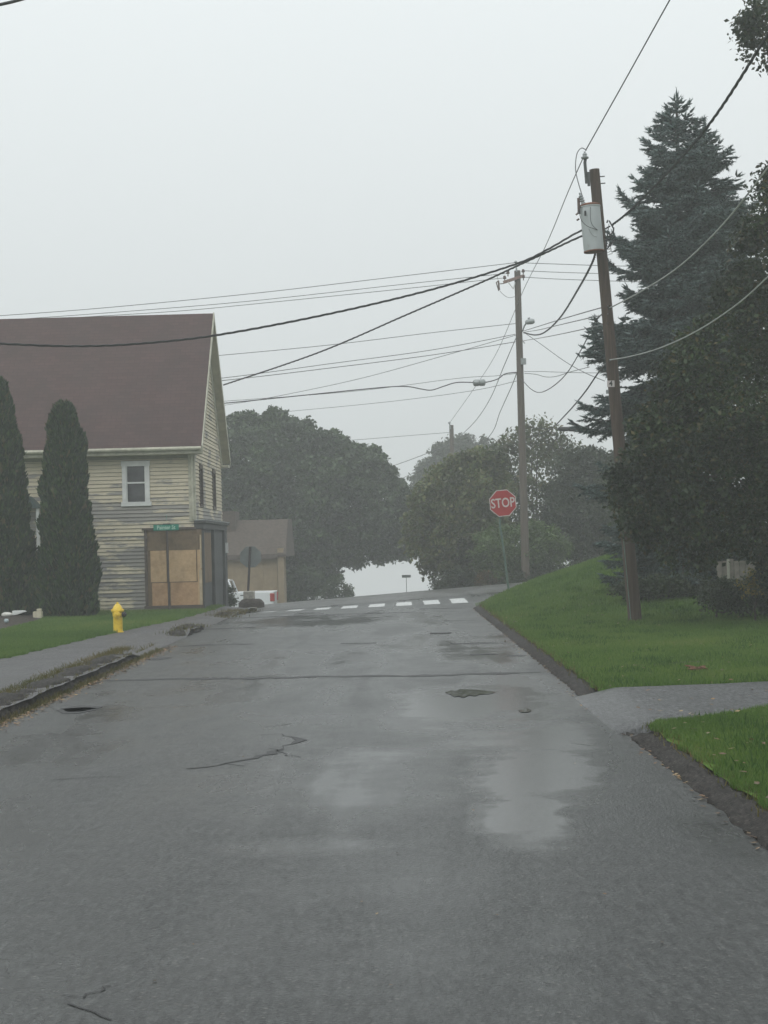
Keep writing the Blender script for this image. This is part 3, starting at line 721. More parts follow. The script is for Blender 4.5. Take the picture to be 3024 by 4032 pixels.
polyline('lead', [(2318, 900, Yf), (2332, 925, Yf), (2350, 933, Yf + .05), (2374, 935, Y1 - .15)], .004, M_WIREG, can)
g = Geo(); g.tube([P(2310, 722, Y1 - .05), P(2303, 640, Y1 - .05), P(2305, 625, Y1 - .05)], .032, 8); g.box(P(2318, 705, Y1 - .05), (.05, .06, .28)); g.build('ridge_pin', simple('dark_steel', (.06, .065, .065), .6, .3, .2, 8), U, True)
g = Geo(); ib = P(2303, 624, Y1 - .05); g.lathe([(.03, -.02), (.075, .0), (.08, .025), (.045, .045), (.04, .06), (.05, .075), (.04, .10), (.02, .115), (.02, .14), (0, .14)], ib, (0, 0, 1), 16); g.build('insulator', M_PORC, U, True)
polyline('jumper', [(2309, 592, Y1 - .05), (2290, 583, Y1 - .07), (2272, 605, Y1 - .1), (2266, 655, Y1 - .15), (2272, 700, Y1 - .2), (2292, 770, Y1 - .28), (2294, 780, Y1 - .28)], .010, M_WIREG, U)
g = Geo()
for py in (697, 724): q = on1(py); g.tube([q, q + Vector((.2, 0, .01))], .012, 6)
g.build('bolts', M_BLACK, U)
# cluster of splices on the right of the pole
g = Geo(); rr = random.Random(3)
for k in range(9):
    c = P(2398 + rr.uniform(-16, 24), 872 + k * 12, Y1 - .1); d = Vector((rr.uniform(-.06, .06), rr.uniform(-.1, .1), rr.uniform(-.08, .08))); g.tube([c - d, c + d], .016, 6)
g.build('splices', M_WIRE, U)
for k in range(5):
    a = 2372 + k * 3; polyline('loose_lead', [(a, 900 + 14 * k, Y1 - .1), (2394 + 4 * k, 930 + 16 * k, Y1 - .12), (2402, 960 + 10 * k, Y1 - .1), (2388, 950 + 12 * k, Y1 - .1), (2398 - k, 880 + 10 * k, Y1 - .1)], .005, M_WIRE, U)
tg = on1(1512); d = (tg - Vector((0, 0, EYE))).normalized()
tp = P(2405, 1511, Y1 - .15)
pl = Geo().box(tp, (.15, .006, .13)).build('number_plate', M_SIGNW, U)
text_part('lettering', '4', .14, M_BLACK, pl, tp - pb + Vector((.0, -.006, 0)), (math.pi / 2, 0, 0), 1.0, .004)
box_at('staple', tp + Vector((-.1, 0, -.2)), tp + Vector((-.05, .02, -.12)), M_STEEL, U)
polyline('ground_wire', [(2452, 2090, Y1 - .16), (2464, 2220, Y1 - .16), (2474, 2330, Y1 - .16), (2484, 2440, Y1 - .16)], .009, simple('copper_green_wire', (.10, .17, .15), .6, 0, .2, 5), U)

Y2 = 61.0
pb2 = P(2070, 2262, Y2); pt2 = P(2037, 1066, Y2)
U2 = thing('utility_pole', pb2, 'tall grey wooden utility pole with a short crossarm beyond the stop sign', 'utility pole')
pts = pole_axis(pb2 - Vector((0, 0, .6)), pt2)
g = Geo(); g.tube(pts, [.165 - .045 * i / 12 for i in range(13)], 16); g.build('shaft', M_POLE2, U2, True)
g = Geo(); g.tube([P(2034, 1070, Y2 - .14), P(2032, 1036, Y2 - .14)], .03, 8); g.lathe([(.03, 0), (.06, .02), (.07, .05), (.04, .08), (.0, .1)], P(2031, 1036, Y2 - .14), k=12); g.build('ridge_pin', M_PORC, U2, True)
g = Geo(); a, b = P(1982, 1112, Y2 - .16), P(2062, 1086, Y2 - .16); mid = (a + b) / 2
ang = math.atan2(b.z - a.z, b.x - a.x); g.box(mid, ((b - a).length, .1, .11), Matrix.Rotation(-ang, 3, 'Y')); arm = g.build('crossarm', simple('crossarm_wood', (.2, .13, .11), .8, 0, .2, 6), U2)
g = Geo(); g.tube([P(2000, 1110, Y2 - .22), P(2022, 1138, Y2 - .16)], .02, 6); g.tube([P(2028, 1112, Y2 - .22), P(2022, 1138, Y2 - .16)], .02, 6); g.build('brace', M_WHITE, U2)
for (px, py) in ((1987, 1096), (2060, 1070), (2061, 1092), (2000, 1076)):
    g = Geo(); q = P(px, py, Y2 - .16); g.lathe([(.02, -.12), (.02, -.03), (.06, -.02), (.075, .02), (.05, .04), (.06, .07), (.03, .1), (0, .11)], q, k=12); g.build('insulator', M_PORCB, arm, True)
g = Geo(); g.tube([P(1962, 1106, Y2 - .3), P(1966, 1142, Y2 - .3)], .035, 8); g.tube([P(1954, 1112, Y2 - .36), P(1964, 1146, Y2 - .36)], .02, 8); g.tube([P(1962, 1106, Y2 - .3), P(1954, 1112, Y2 - .36)], .02, 6); g.tube([P(1966, 1118, Y2 - .3), P(1984, 1116, Y2 - .2)], .02, 6); g.build('fuse_cutout', M_PORCB, U2, True)
polyline('jumper', [(1968, 1146, Y2 - .3), (1990, 1166, Y2 - .3), (2008, 1172, Y2 - .25), (2026, 1168, Y2 - .14)], .010, M_WIREG, U2)
polyline('jumper', [(1962, 1106, Y2 - .3), (1957, 1088, Y2 - .3), (1956, 1080, Y2 - .25)], .009, M_WIREG, U2)
g = Geo(); g.tube([P(2058, 1304, Y2 - .1), P(2064, 1285, Y2 - .4), P(2074, 1270, Y2 - .7)], .028, 8); lamp = g.build('lamp_arm', M_STEEL, U2, True)
g = Geo(); g.lathe([(.05, 0), (.09, .06), (.11, .28), (.07, .36), (0, .37)], P(2068, 1270, Y2 - .6), (1, -.2, .12), 14); g.build('lamp_head', M_STEEL, lamp, True)
g = Geo(); g.lathe([(.05, 0), (.05, .11), (0, .12)], P(2083, 1262, Y2 - .6), k=10); g.build('photocell', M_PORC, lamp, True)
box_at('small_box', P(2052, 1434, Y2 - .3), P(2070, 1412, Y2 - .14), M_STEEL, U2)
g = Geo(); g.tube([P(2058, 1340, Y2 - .15), P(2066, 1352, Y2 - .2)], .02, 6); g.build('hook', M_STEEL, U2)

Y3 = 96.0
pb3 = P(1795, 2120, Y3); pt3 = P(1777, 1674, Y3); pb3.z = -2.4
U3 = thing('utility_pole', pb3, 'small distant utility pole fading in fog behind the leafy trees', 'utility pole')
g = Geo(); g.tube(pole_axis(pb3, pt3), [.18 - .05 * i / 12 for i in range(13)], 12); g.build('shaft', M_POLE2, U3, True)
g = Geo(); g.tube([P(1774, 1690, Y3 - .15), P(1770, 1668, Y3 - .15)], .04, 8); g.lathe([(.05, 0), (.1, .04), (.06, .1), (0, .13)], P(1769, 1668, Y3 - .15), k=10); g.build('insulator', M_PORC, U3, True)

# ------------------------------------------------------------------ overhead wires: every one runs between real attachment points
def wire(label, pix, r, mat=None, twist=False, group='overhead wires', cat='wire', name='overhead_wire', sub=8):
    q = smooth_path([P(*p) for p in pix], sub)
    g = Geo()
    if twist:
        L = [0]
        for a, b in zip(q[:-1], q[1:]): L.append(L[-1] + (b - a).length)
        n = int(L[-1] / .09); fine = []; j = 0
        for i in range(n + 1):
            s = L[-1] * i / n
            while j < len(L) - 2 and L[j + 1] < s: j += 1
            t = (s - L[j]) / max(1e-6, L[j + 1] - L[j]); fine.append((q[j] * (1 - t) + q[j + 1] * t, s))
        for k in range(3):
            pts = []
            for i, (c, s) in enumerate(fine):
                t = (fine[min(i + 1, n)][0] - fine[max(i - 1, 0)][0]).normalized(); a = t.cross(Vector((0, 0, 1))).normalized(); b = a.cross(t)
                th = s * 2 * math.pi / .75 + k * 2.094; pts.append(c + (a * math.cos(th) + b * math.sin(th)) * r * 1.0)
            g.tube(pts, r * .85, 5, False)
    else: g.tube(q, r, 6, False)
    o = g.build(name, mat or M_WIRE, None, True); return tag(o, label, cat, group)
W_ = wire
W_('single wire rising from the tilted pole top to the upper edge', [(2306, 592, Y1 - .05), (2460, 318, 28.5), (2637, 0, 25.5), (2930, -520, 22)], .013, M_WIREG)
W_('thin line sloping down from the transformer pole top towards the distant pole', [(2303, 606, Y1 - .05), (2235, 760, 38), (2150, 965, 47), (2060, 1145, 58), (1960, 1380, 72), (1880, 1510, 84), (1770, 1666, Y3 - .15)], .012, M_WIREG)
W_('thick twisted cable running from the transformer pole to the upper right leaves', [(2412, 885, Y1 - .1), (2480, 830, 30.2), (2620, 690, 27.5), (2800, 480, 24.8), (2990, 190, 22.4), (3130, -40, 21)], .014, M_WIRE, True)
W_('dark cable crossing in front of the maroon roof to the left edge', [(2370, 880, Y1 - .1), (2280, 912, 31.8), (2160, 980, 31.5), (2030, 1040, 31), (1700, 1140, 30), (1300, 1235, 29), (870, 1317, 28), (560, 1352, 27.3), (300, 1363, 26.8), (0, 1353, 26.2), (-260, 1335, 25.6)], .0125, M_WIRE, True)
W_('cable dropping from the transformer pole to the house gable', [(2368, 905, Y1 - .1), (2283, 933, 32), (2160, 990, 33), (2030, 1050, 34.5), (1900, 1110, 36), (1600, 1240, 39.5), (1250, 1390, 43), (880, 1516, 47.6)], .013, M_WIRE, True)
W_('twisted cable sagging from under the transformer to the grey pole', [(2345, 995, Y1 - .1), (2330, 1040, 33.2), (2282, 1130, 37), (2210, 1245, 44), (2150, 1305, 51), (2108, 1319, 55.5), (2062, 1310, Y2 - .15)], .015, M_WIRE, True)
W_('long cable climbing from mid pole across the spruce to the right edge', [(2402, 1212, Y1 - .15), (2520, 1150, 29.8), (2680, 1045, 27.4), (2850, 880, 25.2), (3024, 660, 23.4), (3150, 500, 22.3)], .014, M_WIREL)
W_('pale cable rising from the pole across the dark leaves to the right edge', [(2402, 1417, Y1 - .15), (2480, 1404, 30.6), (2600, 1370, 28.8), (2750, 1300, 26.8), (2900, 1200, 25), (3024, 1090, 23.8), (3150, 965, 22.6)], .012, M_WIREL)
W_('upper communication line between the transformer pole and the grey pole', [(2395, 1205, Y1 - .1), (2330, 1222, 35), (2200, 1260, 44), (2120, 1285, 53), (2062, 1303, Y2 - .12)], .013, M_WIREG)
W_('second communication line reaching the grey pole below its lamp', [(2395, 1236, Y1 - .1), (2320, 1252, 35), (2200, 1280, 44), (2120, 1299, 53), (2062, 1308, Y2 - .12)], .012, M_WIREG)
W_('third communication line meeting the grey pole lowest below its lamp', [(2395, 1272, Y1 - .1), (2320, 1291, 35), (2200, 1317, 44), (2120, 1332, 53), (2064, 1341, Y2 - .12)], .012, M_WIREG)
W_('deeply sagging black cable looping low to the grey pole', [(2400, 1213, Y1 - .16), (2345, 1265, 35.5), (2296, 1363, 39.5), (2233, 1468, 45), (2175, 1523, 50), (2127, 1545, 54), (2091, 1532, 57), (2052, 1492, Y2 - .18)], .015, M_WIRE)
W_('thick black cable ending low on the grey pole above the shrubs', [(2404, 1417, Y1 - .16), (2360, 1462, 35), (2300, 1548, 40), (2230, 1630, 47), (2160, 1695, 55), (2076, 1722, Y2 - .16)], .019, M_WIRE)
W_('thin service line falling right from the lamp bracket into the spruce', [(2062, 1308, Y2 - .14), (2130, 1355, 57), (2220, 1420, 52), (2300, 1466, 48), (2380, 1500, 45)], .012, M_WIREG)
CR = 'three crossing lines from the grey pole top to the left edge'
W_('highest thin line from the grey pole top to the left edge', [(2031, 1034, Y2 - .14), (1600, 1085, 61), (1000, 1155, 61), (400, 1213, 61), (0, 1243, 61), (-200, 1256, 61)], .014, M_WIREG)
W_('middle thin line from the grey pole crossarm to the left edge', [(2000, 1076, Y2 - .16), (1600, 1118, 61), (1000, 1184, 61), (500, 1226, 61), (0, 1262, 61), (-200, 1275, 61)], .013, M_WIREG)
W_('lowest thin line from the grey pole crossarm towards the roof ridge', [(1987, 1094, Y2 - .16), (1600, 1136, 61), (1000, 1197, 61), (700, 1225, 61), (300, 1250, 61)], .013, M_WIREG)
W_('highest thin line running right from the grey pole pin into the spruce', [(2031, 1034, Y2 - .14), (2200, 1040, 61), (2380, 1046, 61), (2600, 1050, 61)], .014, M_WIREG)
W_('middle thin line running right from the grey pole crossarm', [(2060, 1066, Y2 - .16), (2200, 1072, 61), (2400, 1078, 61), (2600, 1082, 61)], .013, M_WIREG)
W_('lowest thin line running right from the grey pole crossarm', [(2061, 1091, Y2 - .16), (2200, 1099, 61), (2400, 1106, 61), (2600, 1112, 61)], .013, M_WIREG)
W_('thin line leaving the grey pole at lamp height towards the house', [(2030, 1274, Y2 - .15), (1700, 1310, 61), (1300, 1358, 60), (880, 1398, 59), (500, 1430, 58)], .013, M_WIREG)
W_('line below the lamp running left behind the gable, upper of the pair', [(2030, 1316, Y2 - .15), (1700, 1378, 61), (1300, 1432, 60.5), (880, 1488, 60), (500, 1520, 59)], .014, M_WIREG)
W_('line below the lamp running left behind the gable, lower of the pair', [(2030, 1346, Y2 - .15), (1700, 1398, 61), (1300, 1449, 60.5), (880, 1498, 60), (500, 1530, 59)], .015, M_WIREG)
W_('faint line sloping from below the lamp to the big tree top', [(2030, 1320, Y2 - .15), (1750, 1400, 63), (1400, 1495, 67), (1050, 1568, 72), (880, 1596, 75)], .012, M_WIREG)
W_('heavy black cable with a splice case running to the left behind the gable', [(2035, 1466, Y2 - .17), (1990, 1472, 60.8), (1960, 1492, 60.8), (1920, 1504, 60.8), (1880, 1506, 60.8), (1800, 1506, 60.8), (1750, 1520, 60.8), (1700, 1536, 60.8), (1660, 1532, 60.8), (1600, 1522, 60.8), (1500, 1526, 60.7), (1200, 1556, 60.4), (880, 1588, 60), (600, 1608, 59.5)], .022, M_WIRE)
W_('thin messenger line just above the heavy black cable', [(2035, 1470, Y2 - .17), (1950, 1480, 60.9), (1800, 1490, 60.9), (1400, 1540, 60.6), (880, 1580, 60.2)], .010, M_WIREG)
W_('faint line under the heavy cable towards the big tree top', [(2035, 1500, Y2 - .17), (1850, 1540, 62), (1500, 1585, 65), (1080, 1625, 70)], .010, M_WIREG)
W_('dark line falling from the grey pole to the distant pole, upper one', [(2032, 1330, Y2 - .15), (1985, 1440, 66), (1930, 1570, 76), (1870, 1660, 86), (1796, 1732, Y3 - .2)], .017, M_WIREG)
W_('dark line falling from the grey pole towards the leafy tree top, lower one', [(2034, 1470, Y2 - .17), (2015, 1520, 63), (1970, 1620, 72), (1925, 1720, 82), (1798, 1830, Y3 - .2)], .017, M_WIREG)
W_('line falling left from the distant pole to the big tree, upper one', [(1786, 1745, Y3 - .2), (1700, 1778, 99), (1560, 1830, 104), (1400, 1880, 112)], .02, M_WIREG)
W_('line falling left from the distant pole to the big tree, lower one', [(1788, 1780, Y3 - .2), (1700, 1825, 99), (1580, 1885, 105), (1450, 1940, 112)], .02, M_WIREG)
W_('faint level line from the distant pole over the big tree', [(1778, 1702, Y3 - .2), (1600, 1716, 97), (1400, 1732, 98), (1200, 1745, 99)], .016, M_WIREG)
W_('cable with a black case running right from the grey pole to the spruce', [(2076, 1680, Y2 - .15), (2120, 1686, 60), (2200, 1689, 58), (2280, 1690, 56), (2400, 1688, 53)], .016, M_WIRE)
W_('upper looping line from the grey pole to the spruce', [(2064, 1463, Y2 - .15), (2130, 1463, 59), (2220, 1466, 56), (2320, 1468, 53), (2420, 1468, 50)], .011, M_WIREG)
W_('lower looping line from the grey pole sagging to the spruce', [(2066, 1470, Y2 - .15), (2110, 1474, 59), (2150, 1484, 57.5), (2190, 1482, 56), (2240, 1466, 54), (2320, 1445, 51)], .012, M_WIREG)
W_('thick black wire crossing the upper left sky corner', [(-200, 60, 16), (0, 18, 15.5), (60, 4, 15.3), (110, -10, 15.1), (300, -60, 14.5)], .016, M_WIRE)
def closure(label, a, b, r, mat, Y):
    g = Geo(); p, q = P(*a, Y), P(*b, Y); d = (q - p).normalized(); L = (q - p).length
    g.lathe([(r * .4, 0), (r * .95, .04), (r, .08), (r, L * .45), (r * .82, L * .5), (r, L * .55), (r, L - .08), (r * .95, L - .04), (r * .4, L)], p, d, 12)
    o = g.build('cable_closure', mat, None, True); return tag(o, label, 'splice case', 'cable closures')
closure('round grey splice case hanging on the heavy cable left of the grey pole', (1862, 1508), (1912, 1506), .13, M_STEEL, 60.8)
closure('flat black splice case on the cable between the grey pole and the spruce', (2197, 1689), (2280, 1690), .085, M_BLACK, 57)

# ------------------------------------------------------------------ foliage helpers
def pts_in_poly(poly, n, rng):
    q = np.array(poly, float); lo, hi = q.min(0), q.max(0); out = []
    tot = 0
    while tot < n:
        c = rng.uniform(lo, hi, (n * 2, 2)); ins = np.zeros(len(c), bool)
        for i in range(len(q)):
            a, b = q[i], q[(i + 1) % len(q)]
            cond = ((a[1] > c[:, 1]) != (b[1] > c[:, 1])) & (c[:, 0] < (b[0] - a[0]) * (c[:, 1] - a[1]) / (b[1] - a[1] + 1e-9) + a[0])
            ins ^= cond
        out.append(c[ins]); tot += ins.sum()
    return np.concatenate(out)[:n]
def edge_dist(c, poly):
    q = np.array(poly, float); d = np.full(len(c), 1e9)
    for i in range(len(q)):
        a, b = q[i], q[(i + 1) % len(q)]; ab = b - a; t = np.clip(((c - a) @ ab) / (ab @ ab), 0, 1)
        d = np.minimum(d, np.linalg.norm(c - (a + t[:, None] * ab), axis=1))
    return d
RM = np.array(CAMROT)
def Pn(c, Y):
    d = np.stack([c[:, 0] - 1512.0, 2016.0 - c[:, 1], np.full(len(c), -FPX)], 1) @ RM.T
    t = Y / d[:, 1]; p = d * t[:, None]; p[:, 2] += EYE; return p
def unit(v): return v / np.maximum(np.linalg.norm(v, axis=1, keepdims=True), 1e-9)
def leaves(C, size, rng, out=None, droop=.25, aspect=.62, var=.35):
    """one four-sided, slightly folded leaf at each point"""
    N = len(C); s = (size * rng.uniform(1 - var, 1 + var, N))[:, None]
    d = unit(rng.normal(0, 1, (N, 3)) + np.array([0, 0, -droop * 2]) + (0 if out is None else out * .8))
    nrm = unit(rng.normal(0, .7, (N, 3)) + np.array([0, 0, .8])); side = unit(np.cross(d, nrm)); up = np.cross(side, d)
    a = C - d * s * .5; b = C + side * s * aspect * .5 + up * s * .07; t = C + d * s * .5; e = C - side * s * aspect * .5 + up * s * .07
    v = np.stack([a, b, t, e], 1).reshape(-1, 3); f = np.arange(4 * N).reshape(-1, 4); return v, f
def crown_points(poly, Y0, half, n_blob, n_clus, n_leaf, rng, blob_r, clus_r, k=.75, edge=.35):
    """points of leaves: clumps spread through a volume whose outline is poly (photo pixels) at distance Y0"""
    mpp = Y0 / FPX
    c = pts_in_poly(poly, n_blob, rng); dm = edge_dist(c, poly) * mpp
    hd = np.minimum(half, k * dm + .3); dep = rng.uniform(-1, 1, n_blob); dep = np.sign(dep) * np.abs(dep) ** .6 * hd
    B = Pn(c, Y0 + dep); R = np.minimum(blob_r, dm * .8 + edge)
    dirs = unit(rng.normal(0, 1, (n_blob * n_clus, 3))); dirs[:, 2] = np.abs(dirs[:, 2]) * np.sign(rng.uniform(-.35, 1, len(dirs))); 
    Cc = np.repeat(B, n_clus, 0) + dirs * np.repeat(R, n_clus)[:, None] * rng.uniform(.55, 1.0, (len(dirs), 1))
    dl = unit(rng.normal(0, 1, (len(Cc) * n_leaf, 3)))
    L = np.repeat(Cc, n_leaf, 0) + dl * clus_r * rng.uniform(.2, 1.0, (len(dl), 1)) * np.array([1, 1, .8])
    return L, np.repeat(dirs, n_leaf, 0), B
def make_tree(name, label, poly_list, Y0, half, blobs, clus, leafn, size, blob_r, clus_r, lmat, bmat, trunk_base, trunk_r, seed, group=None, limbs=14, cat='tree', limb_polys=9, **kw):
    rng = np.random.default_rng(seed); rr = random.Random(seed)
    t = thing(name, trunk_base, label, cat, group)
    LL_, DD, BB = [], [], []
    for i, pl_ in enumerate(poly_list):
        nb = blobs[i] if isinstance(blobs, (list, tuple)) else blobs
        a, b, c = crown_points(pl_, Y0, half, nb, clus, leafn, rng, blob_r, clus_r, **kw); LL_.append(a); DD.append(b); BB.append(c)
    L = np.concatenate(LL_); D = np.concatenate(DD); B = np.concatenate(BB)
    v, f = leaves(L, size, rng, D); mesh_np('crown', v, f, lmat, t)
    cen = B.mean(0); top = Vector((trunk_base[0] * .5 + cen[0] * .5, trunk_base[1] * .5 + cen[1] * .5, trunk_base[2] * .35 + cen[2] * .65))
    b0 = Vector(trunk_base); g = Geo()
    mid = b0.lerp(top, .5) + Vector((rr.uniform(-.1, .1), rr.uniform(-.1, .1), 0))
    g.tube([b0 - Vector((0, 0, .4)), b0 + Vector((0, 0, .15)), mid, top], [trunk_r * 1.35, trunk_r * 1.05, trunk_r * .8, trunk_r * .45], 10)
    BL = np.concatenate(BB[:limb_polys])
    for k in range(limbs):
        e = Vector(BL[rr.randrange(len(BL))]); s = b0.lerp(top, rr.uniform(.35, .95)); m_ = s.lerp(e, .5) + Vector((rr.uniform(-.2, .2), rr.uniform(-.2, .2), rr.uniform(.0, .35)))
        g.tube([s, m_, e], [trunk_r * .38, trunk_r * .22, trunk_r * .06], 6)
    g.build('trunk', bmat, t, True); return t
M_BARK = simple('bark', (.055, .045, .036), .9, 0, .35, 9)

# ------------------------------------------------------------------ broad maple behind the cross street
poly = [(850, 1760), (880, 1690), (930, 1642), (1010, 1640), (1080, 1626), (1150, 1655), (1210, 1665), (1290, 1690), (1330, 1730), (1370, 1725), (1400, 1770), (1470, 1775), (1500, 1800), (1520, 1840), (1560, 1860), (1570, 1905), (1610, 1935), (1640, 2020), (1660, 2100), (1640, 2165), (1580, 2195), (1520, 2190), (1480, 2215), (1430, 2240), (1380, 2225), (1330, 2235), (1320, 2290), (1230, 2330), (1100, 2330), (900, 2300), (820, 2150), (800, 1900)]
M_MAPLE = leaf_mat('maple_leaf', [(.026, .050, .019), (.038, .070, .026), (.047, .080, .028), (.034, .060, .026)], .22)
tb0 = P(1180, 2360, 86.0); tb0.z = -2.6
make_tree('maple_tree', 'broad dark green maple looming in fog beyond the house', [poly], 86.0, 4.6, 520, 13, 24, .23, .95, .40, M_MAPLE, M_BARK, tb0, .42, 21, edge=.2)
poly = [(1090, 2260), (1180, 2240), (1290, 2260), (1345, 2300), (1372, 2350), (1380, 2400), (1080, 2420)]
tb0 = P(1250, 2400, 84.0); tb0.z = -2.4
make_tree('shrub', 'dark low shrub under the maple beside the tan building', [poly], 82.0, 1.2, 70, 10, 18, .14, .5, .25, M_MAPLE, M_BARK, tb0, .08, 22, cat='shrub')

# ------------------------------------------------------------------ trees across the street on the right
M_LEAF_Y = leaf_mat('yellowing_leaf', [(.085, .115, .034), (.065, .10, .03), (.115, .125, .038), (.085, .09, .034)], .3)
M_LEAF_O = leaf_mat('turning_leaf', [(.065, .092, .032), (.10, .085, .038), (.055, .085, .028), (.07, .09, .032)], .3)
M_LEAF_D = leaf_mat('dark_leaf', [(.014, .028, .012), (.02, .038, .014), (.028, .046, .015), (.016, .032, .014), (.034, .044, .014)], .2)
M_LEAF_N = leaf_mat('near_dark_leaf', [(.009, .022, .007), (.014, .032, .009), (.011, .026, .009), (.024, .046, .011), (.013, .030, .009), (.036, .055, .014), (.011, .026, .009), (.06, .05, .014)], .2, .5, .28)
M_LEAF_G = leaf_mat('green_leaf', [(.06, .105, .026), (.08, .13, .032), (.05, .09, .024)], .3)
M_LEAF_F = leaf_mat('far_leaf', [(.04, .055, .03), (.05, .065, .034)], .25)
poly = [(1600, 2110), (1625, 2040), (1650, 1960), (1690, 1900), (1740, 1850), (1790, 1830), (1850, 1800), (1900, 1790), (1960, 1800), (1990, 1900), (2000, 2100), (1950, 2240), (1890, 2270), (1850, 2240), (1800, 2260), (1740, 2280), (1690, 2260), (1660, 2200), (1620, 2160)]
tb0 = P(1810, 2330, 67.0)
make_tree('maple_tree', 'yellow green roadside tree behind the stop sign, its branches drooping low', [poly], 67.0, 2.6, 230, 9, 17, .19, .7, .36, M_LEAF_Y, M_BARK, tb0, .2, 31, 'trees across the street')
poly = [(1940, 1820), (1980, 1750), (2040, 1740), (2090, 1700), (2150, 1735), (2230, 1760), (2290, 1790), (2300, 1950), (2280, 2100), (2200, 2200), (2050, 2230), (1960, 2150), (1930, 2000)]
tb0 = P(2120, 2290, 69.0)
make_tree('birch_tree', 'thin topped tree with turning leaves behind the grey pole', [poly, [(1960, 1790), (1980, 1730), (2040, 1700), (2100, 1660), (2180, 1700), (2260, 1730), (2300, 1790), (2150, 1800)]], 69.0, 2.0, [170, 34], 6, 9, .17, .62, .45, M_LEAF_O, M_BARK, tb0, .16, 32, 'trees across the street')
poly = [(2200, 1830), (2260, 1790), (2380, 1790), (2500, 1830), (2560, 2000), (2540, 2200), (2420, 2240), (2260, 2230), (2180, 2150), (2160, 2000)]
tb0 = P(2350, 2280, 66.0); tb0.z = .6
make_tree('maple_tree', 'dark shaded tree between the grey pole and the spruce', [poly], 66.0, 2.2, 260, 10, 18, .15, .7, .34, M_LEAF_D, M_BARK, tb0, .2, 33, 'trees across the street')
poly = [(1880, 2200), (1900, 2120), (1960, 2085), (2040, 2090), (2120, 2080), (2190, 2110), (2230, 2200), (2220, 2280), (2100, 2310), (1960, 2315), (1890, 2290)]
tb0 = P(2050, 2310, 63.5)
make_tree('shrub', 'rounded bright green shrub under the trees behind the stop sign post', [poly], 62.4, 1.2, 130, 10, 18, .11, .5, .24, M_LEAF_G, M_BARK, tb0, .06, 34, 'shrubs along the cross street', cat='shrub')
poly = [(1720, 2330), (1735, 2280), (1790, 2255), (1850, 2275), (1900, 2300), (1905, 2330), (1850, 2350), (1740, 2356)]
tb0 = P(1800, 2340, 62.5)
make_tree('shrub', 'low dark shrub at the edge of the open gap under the trees', [poly], 62.8, .9, 70, 9, 14, .10, .36, .2, M_LEAF_D, M_BARK, tb0, .05, 35, 'shrubs along the cross street', cat='shrub')
M_GOLD = leaf_mat('rusty_leaf', [(.10, .055, .018), (.07, .05, .018), (.05, .055, .02)], .3)
poly = [(1880, 2320), (1890, 2275), (1930, 2262), (1970, 2285), (1985, 2318), (1930, 2332)]
tb0 = P(1930, 2325, 61.6)
make_tree('shrub', 'small rusty orange shrub beside the cross street', [poly], 61.8, .4, 30, 8, 12, .08, .25, .16, M_GOLD, M_BARK, tb0, .03, 36, 'shrubs along the cross street', cat='shrub')
poly = [(1990, 2325), (2010, 2290), (2100, 2275), (2250, 2255), (2400, 2215), (2500, 2180), (2500, 2260), (2300, 2290), (2150, 2310)]
tb0 = P(2200, 2290, 61.0)
make_tree('hedge', 'long low dark hedge along the far side of the cross street', [poly], 61.2, .6, 120, 8, 14, .10, .4, .22, M_LEAF_D, M_BARK, tb0, .04, 37, 'shrubs along the cross street', cat='hedge', limbs=20)
poly = [(1630, 1960), (1640, 1870), (1690, 1820), (1720, 1770), (1780, 1740), (1860, 1732), (1930, 1745), (1960, 1800), (1940, 2000), (1700, 2100)]
tb0 = P(1800, 2300, 128.0); tb0.z = -3.4
make_tree('far_tree', 'pale tree crown dissolving in fog behind the yellow green tree', [poly], 128.0, 3.5, 160, 10, 14, .32, 1.3, .65, M_LEAF_F, M_BARK, tb0, .3, 38, 'trees across the street')

# ------------------------------------------------------------------ blue spruce beside the pole
def shoots_mesh(S, D, L, rad, rng, needles=9):
    """short brush-like twigs: a spindle with needles standing off it"""
    N = len(S); D = unit(D); ref = np.where(np.abs(D[:, 2:3]) < .9, np.array([[0, 0, 1.]]), np.array([[1., 0, 0]])); a = unit(np.cross(D, ref)); b = np.cross(D, a)
    V, F = [], []
    ring = []
    for k in range(3):
        th = 2 * math.pi * k / 3; ring.append(S + D * (L * .35)[:, None] + (a * math.cos(th) + b * math.sin(th)) * rad[:, None])
    v = np.stack([S] + ring + [S + D * L[:, None]], 1); base = np.arange(N)[:, None] * 5
    for k in range(3):
        F.append(np.concatenate([base, base + 1 + k, base + 1 + (k + 1) % 3], 1)); F.append(np.concatenate([base + 4, base + 1 + (k + 1) % 3, base + 1 + k], 1))
    V.append(v.reshape(-1, 3)); off = N * 5
    t = rng.uniform(.02, .98, (N, needles)); th = rng.uniform(0, 2 * math.pi, (N, needles))
    c = S[:, None] + D[:, None] * (L[:, None] * t)[..., None]; rd = a[:, None] * np.cos(th)[..., None] + b[:, None] * np.sin(th)[..., None]
    nl = .055 * rng.uniform(.7, 1.3, (N, needles)); tip = c + (rd * .8 + D[:, None] * .65) * nl[..., None] * 1.2
    sd = np.cross(rd, D[:, None]) * .006
    q = np.stack([c + sd - rd * .0, c - sd, tip], 2).reshape(-1, 3)
    V.append(q); F.append(off + np.arange(N * needles * 3).reshape(-1, 3))
    return np.concatenate(V), np.concatenate(F)
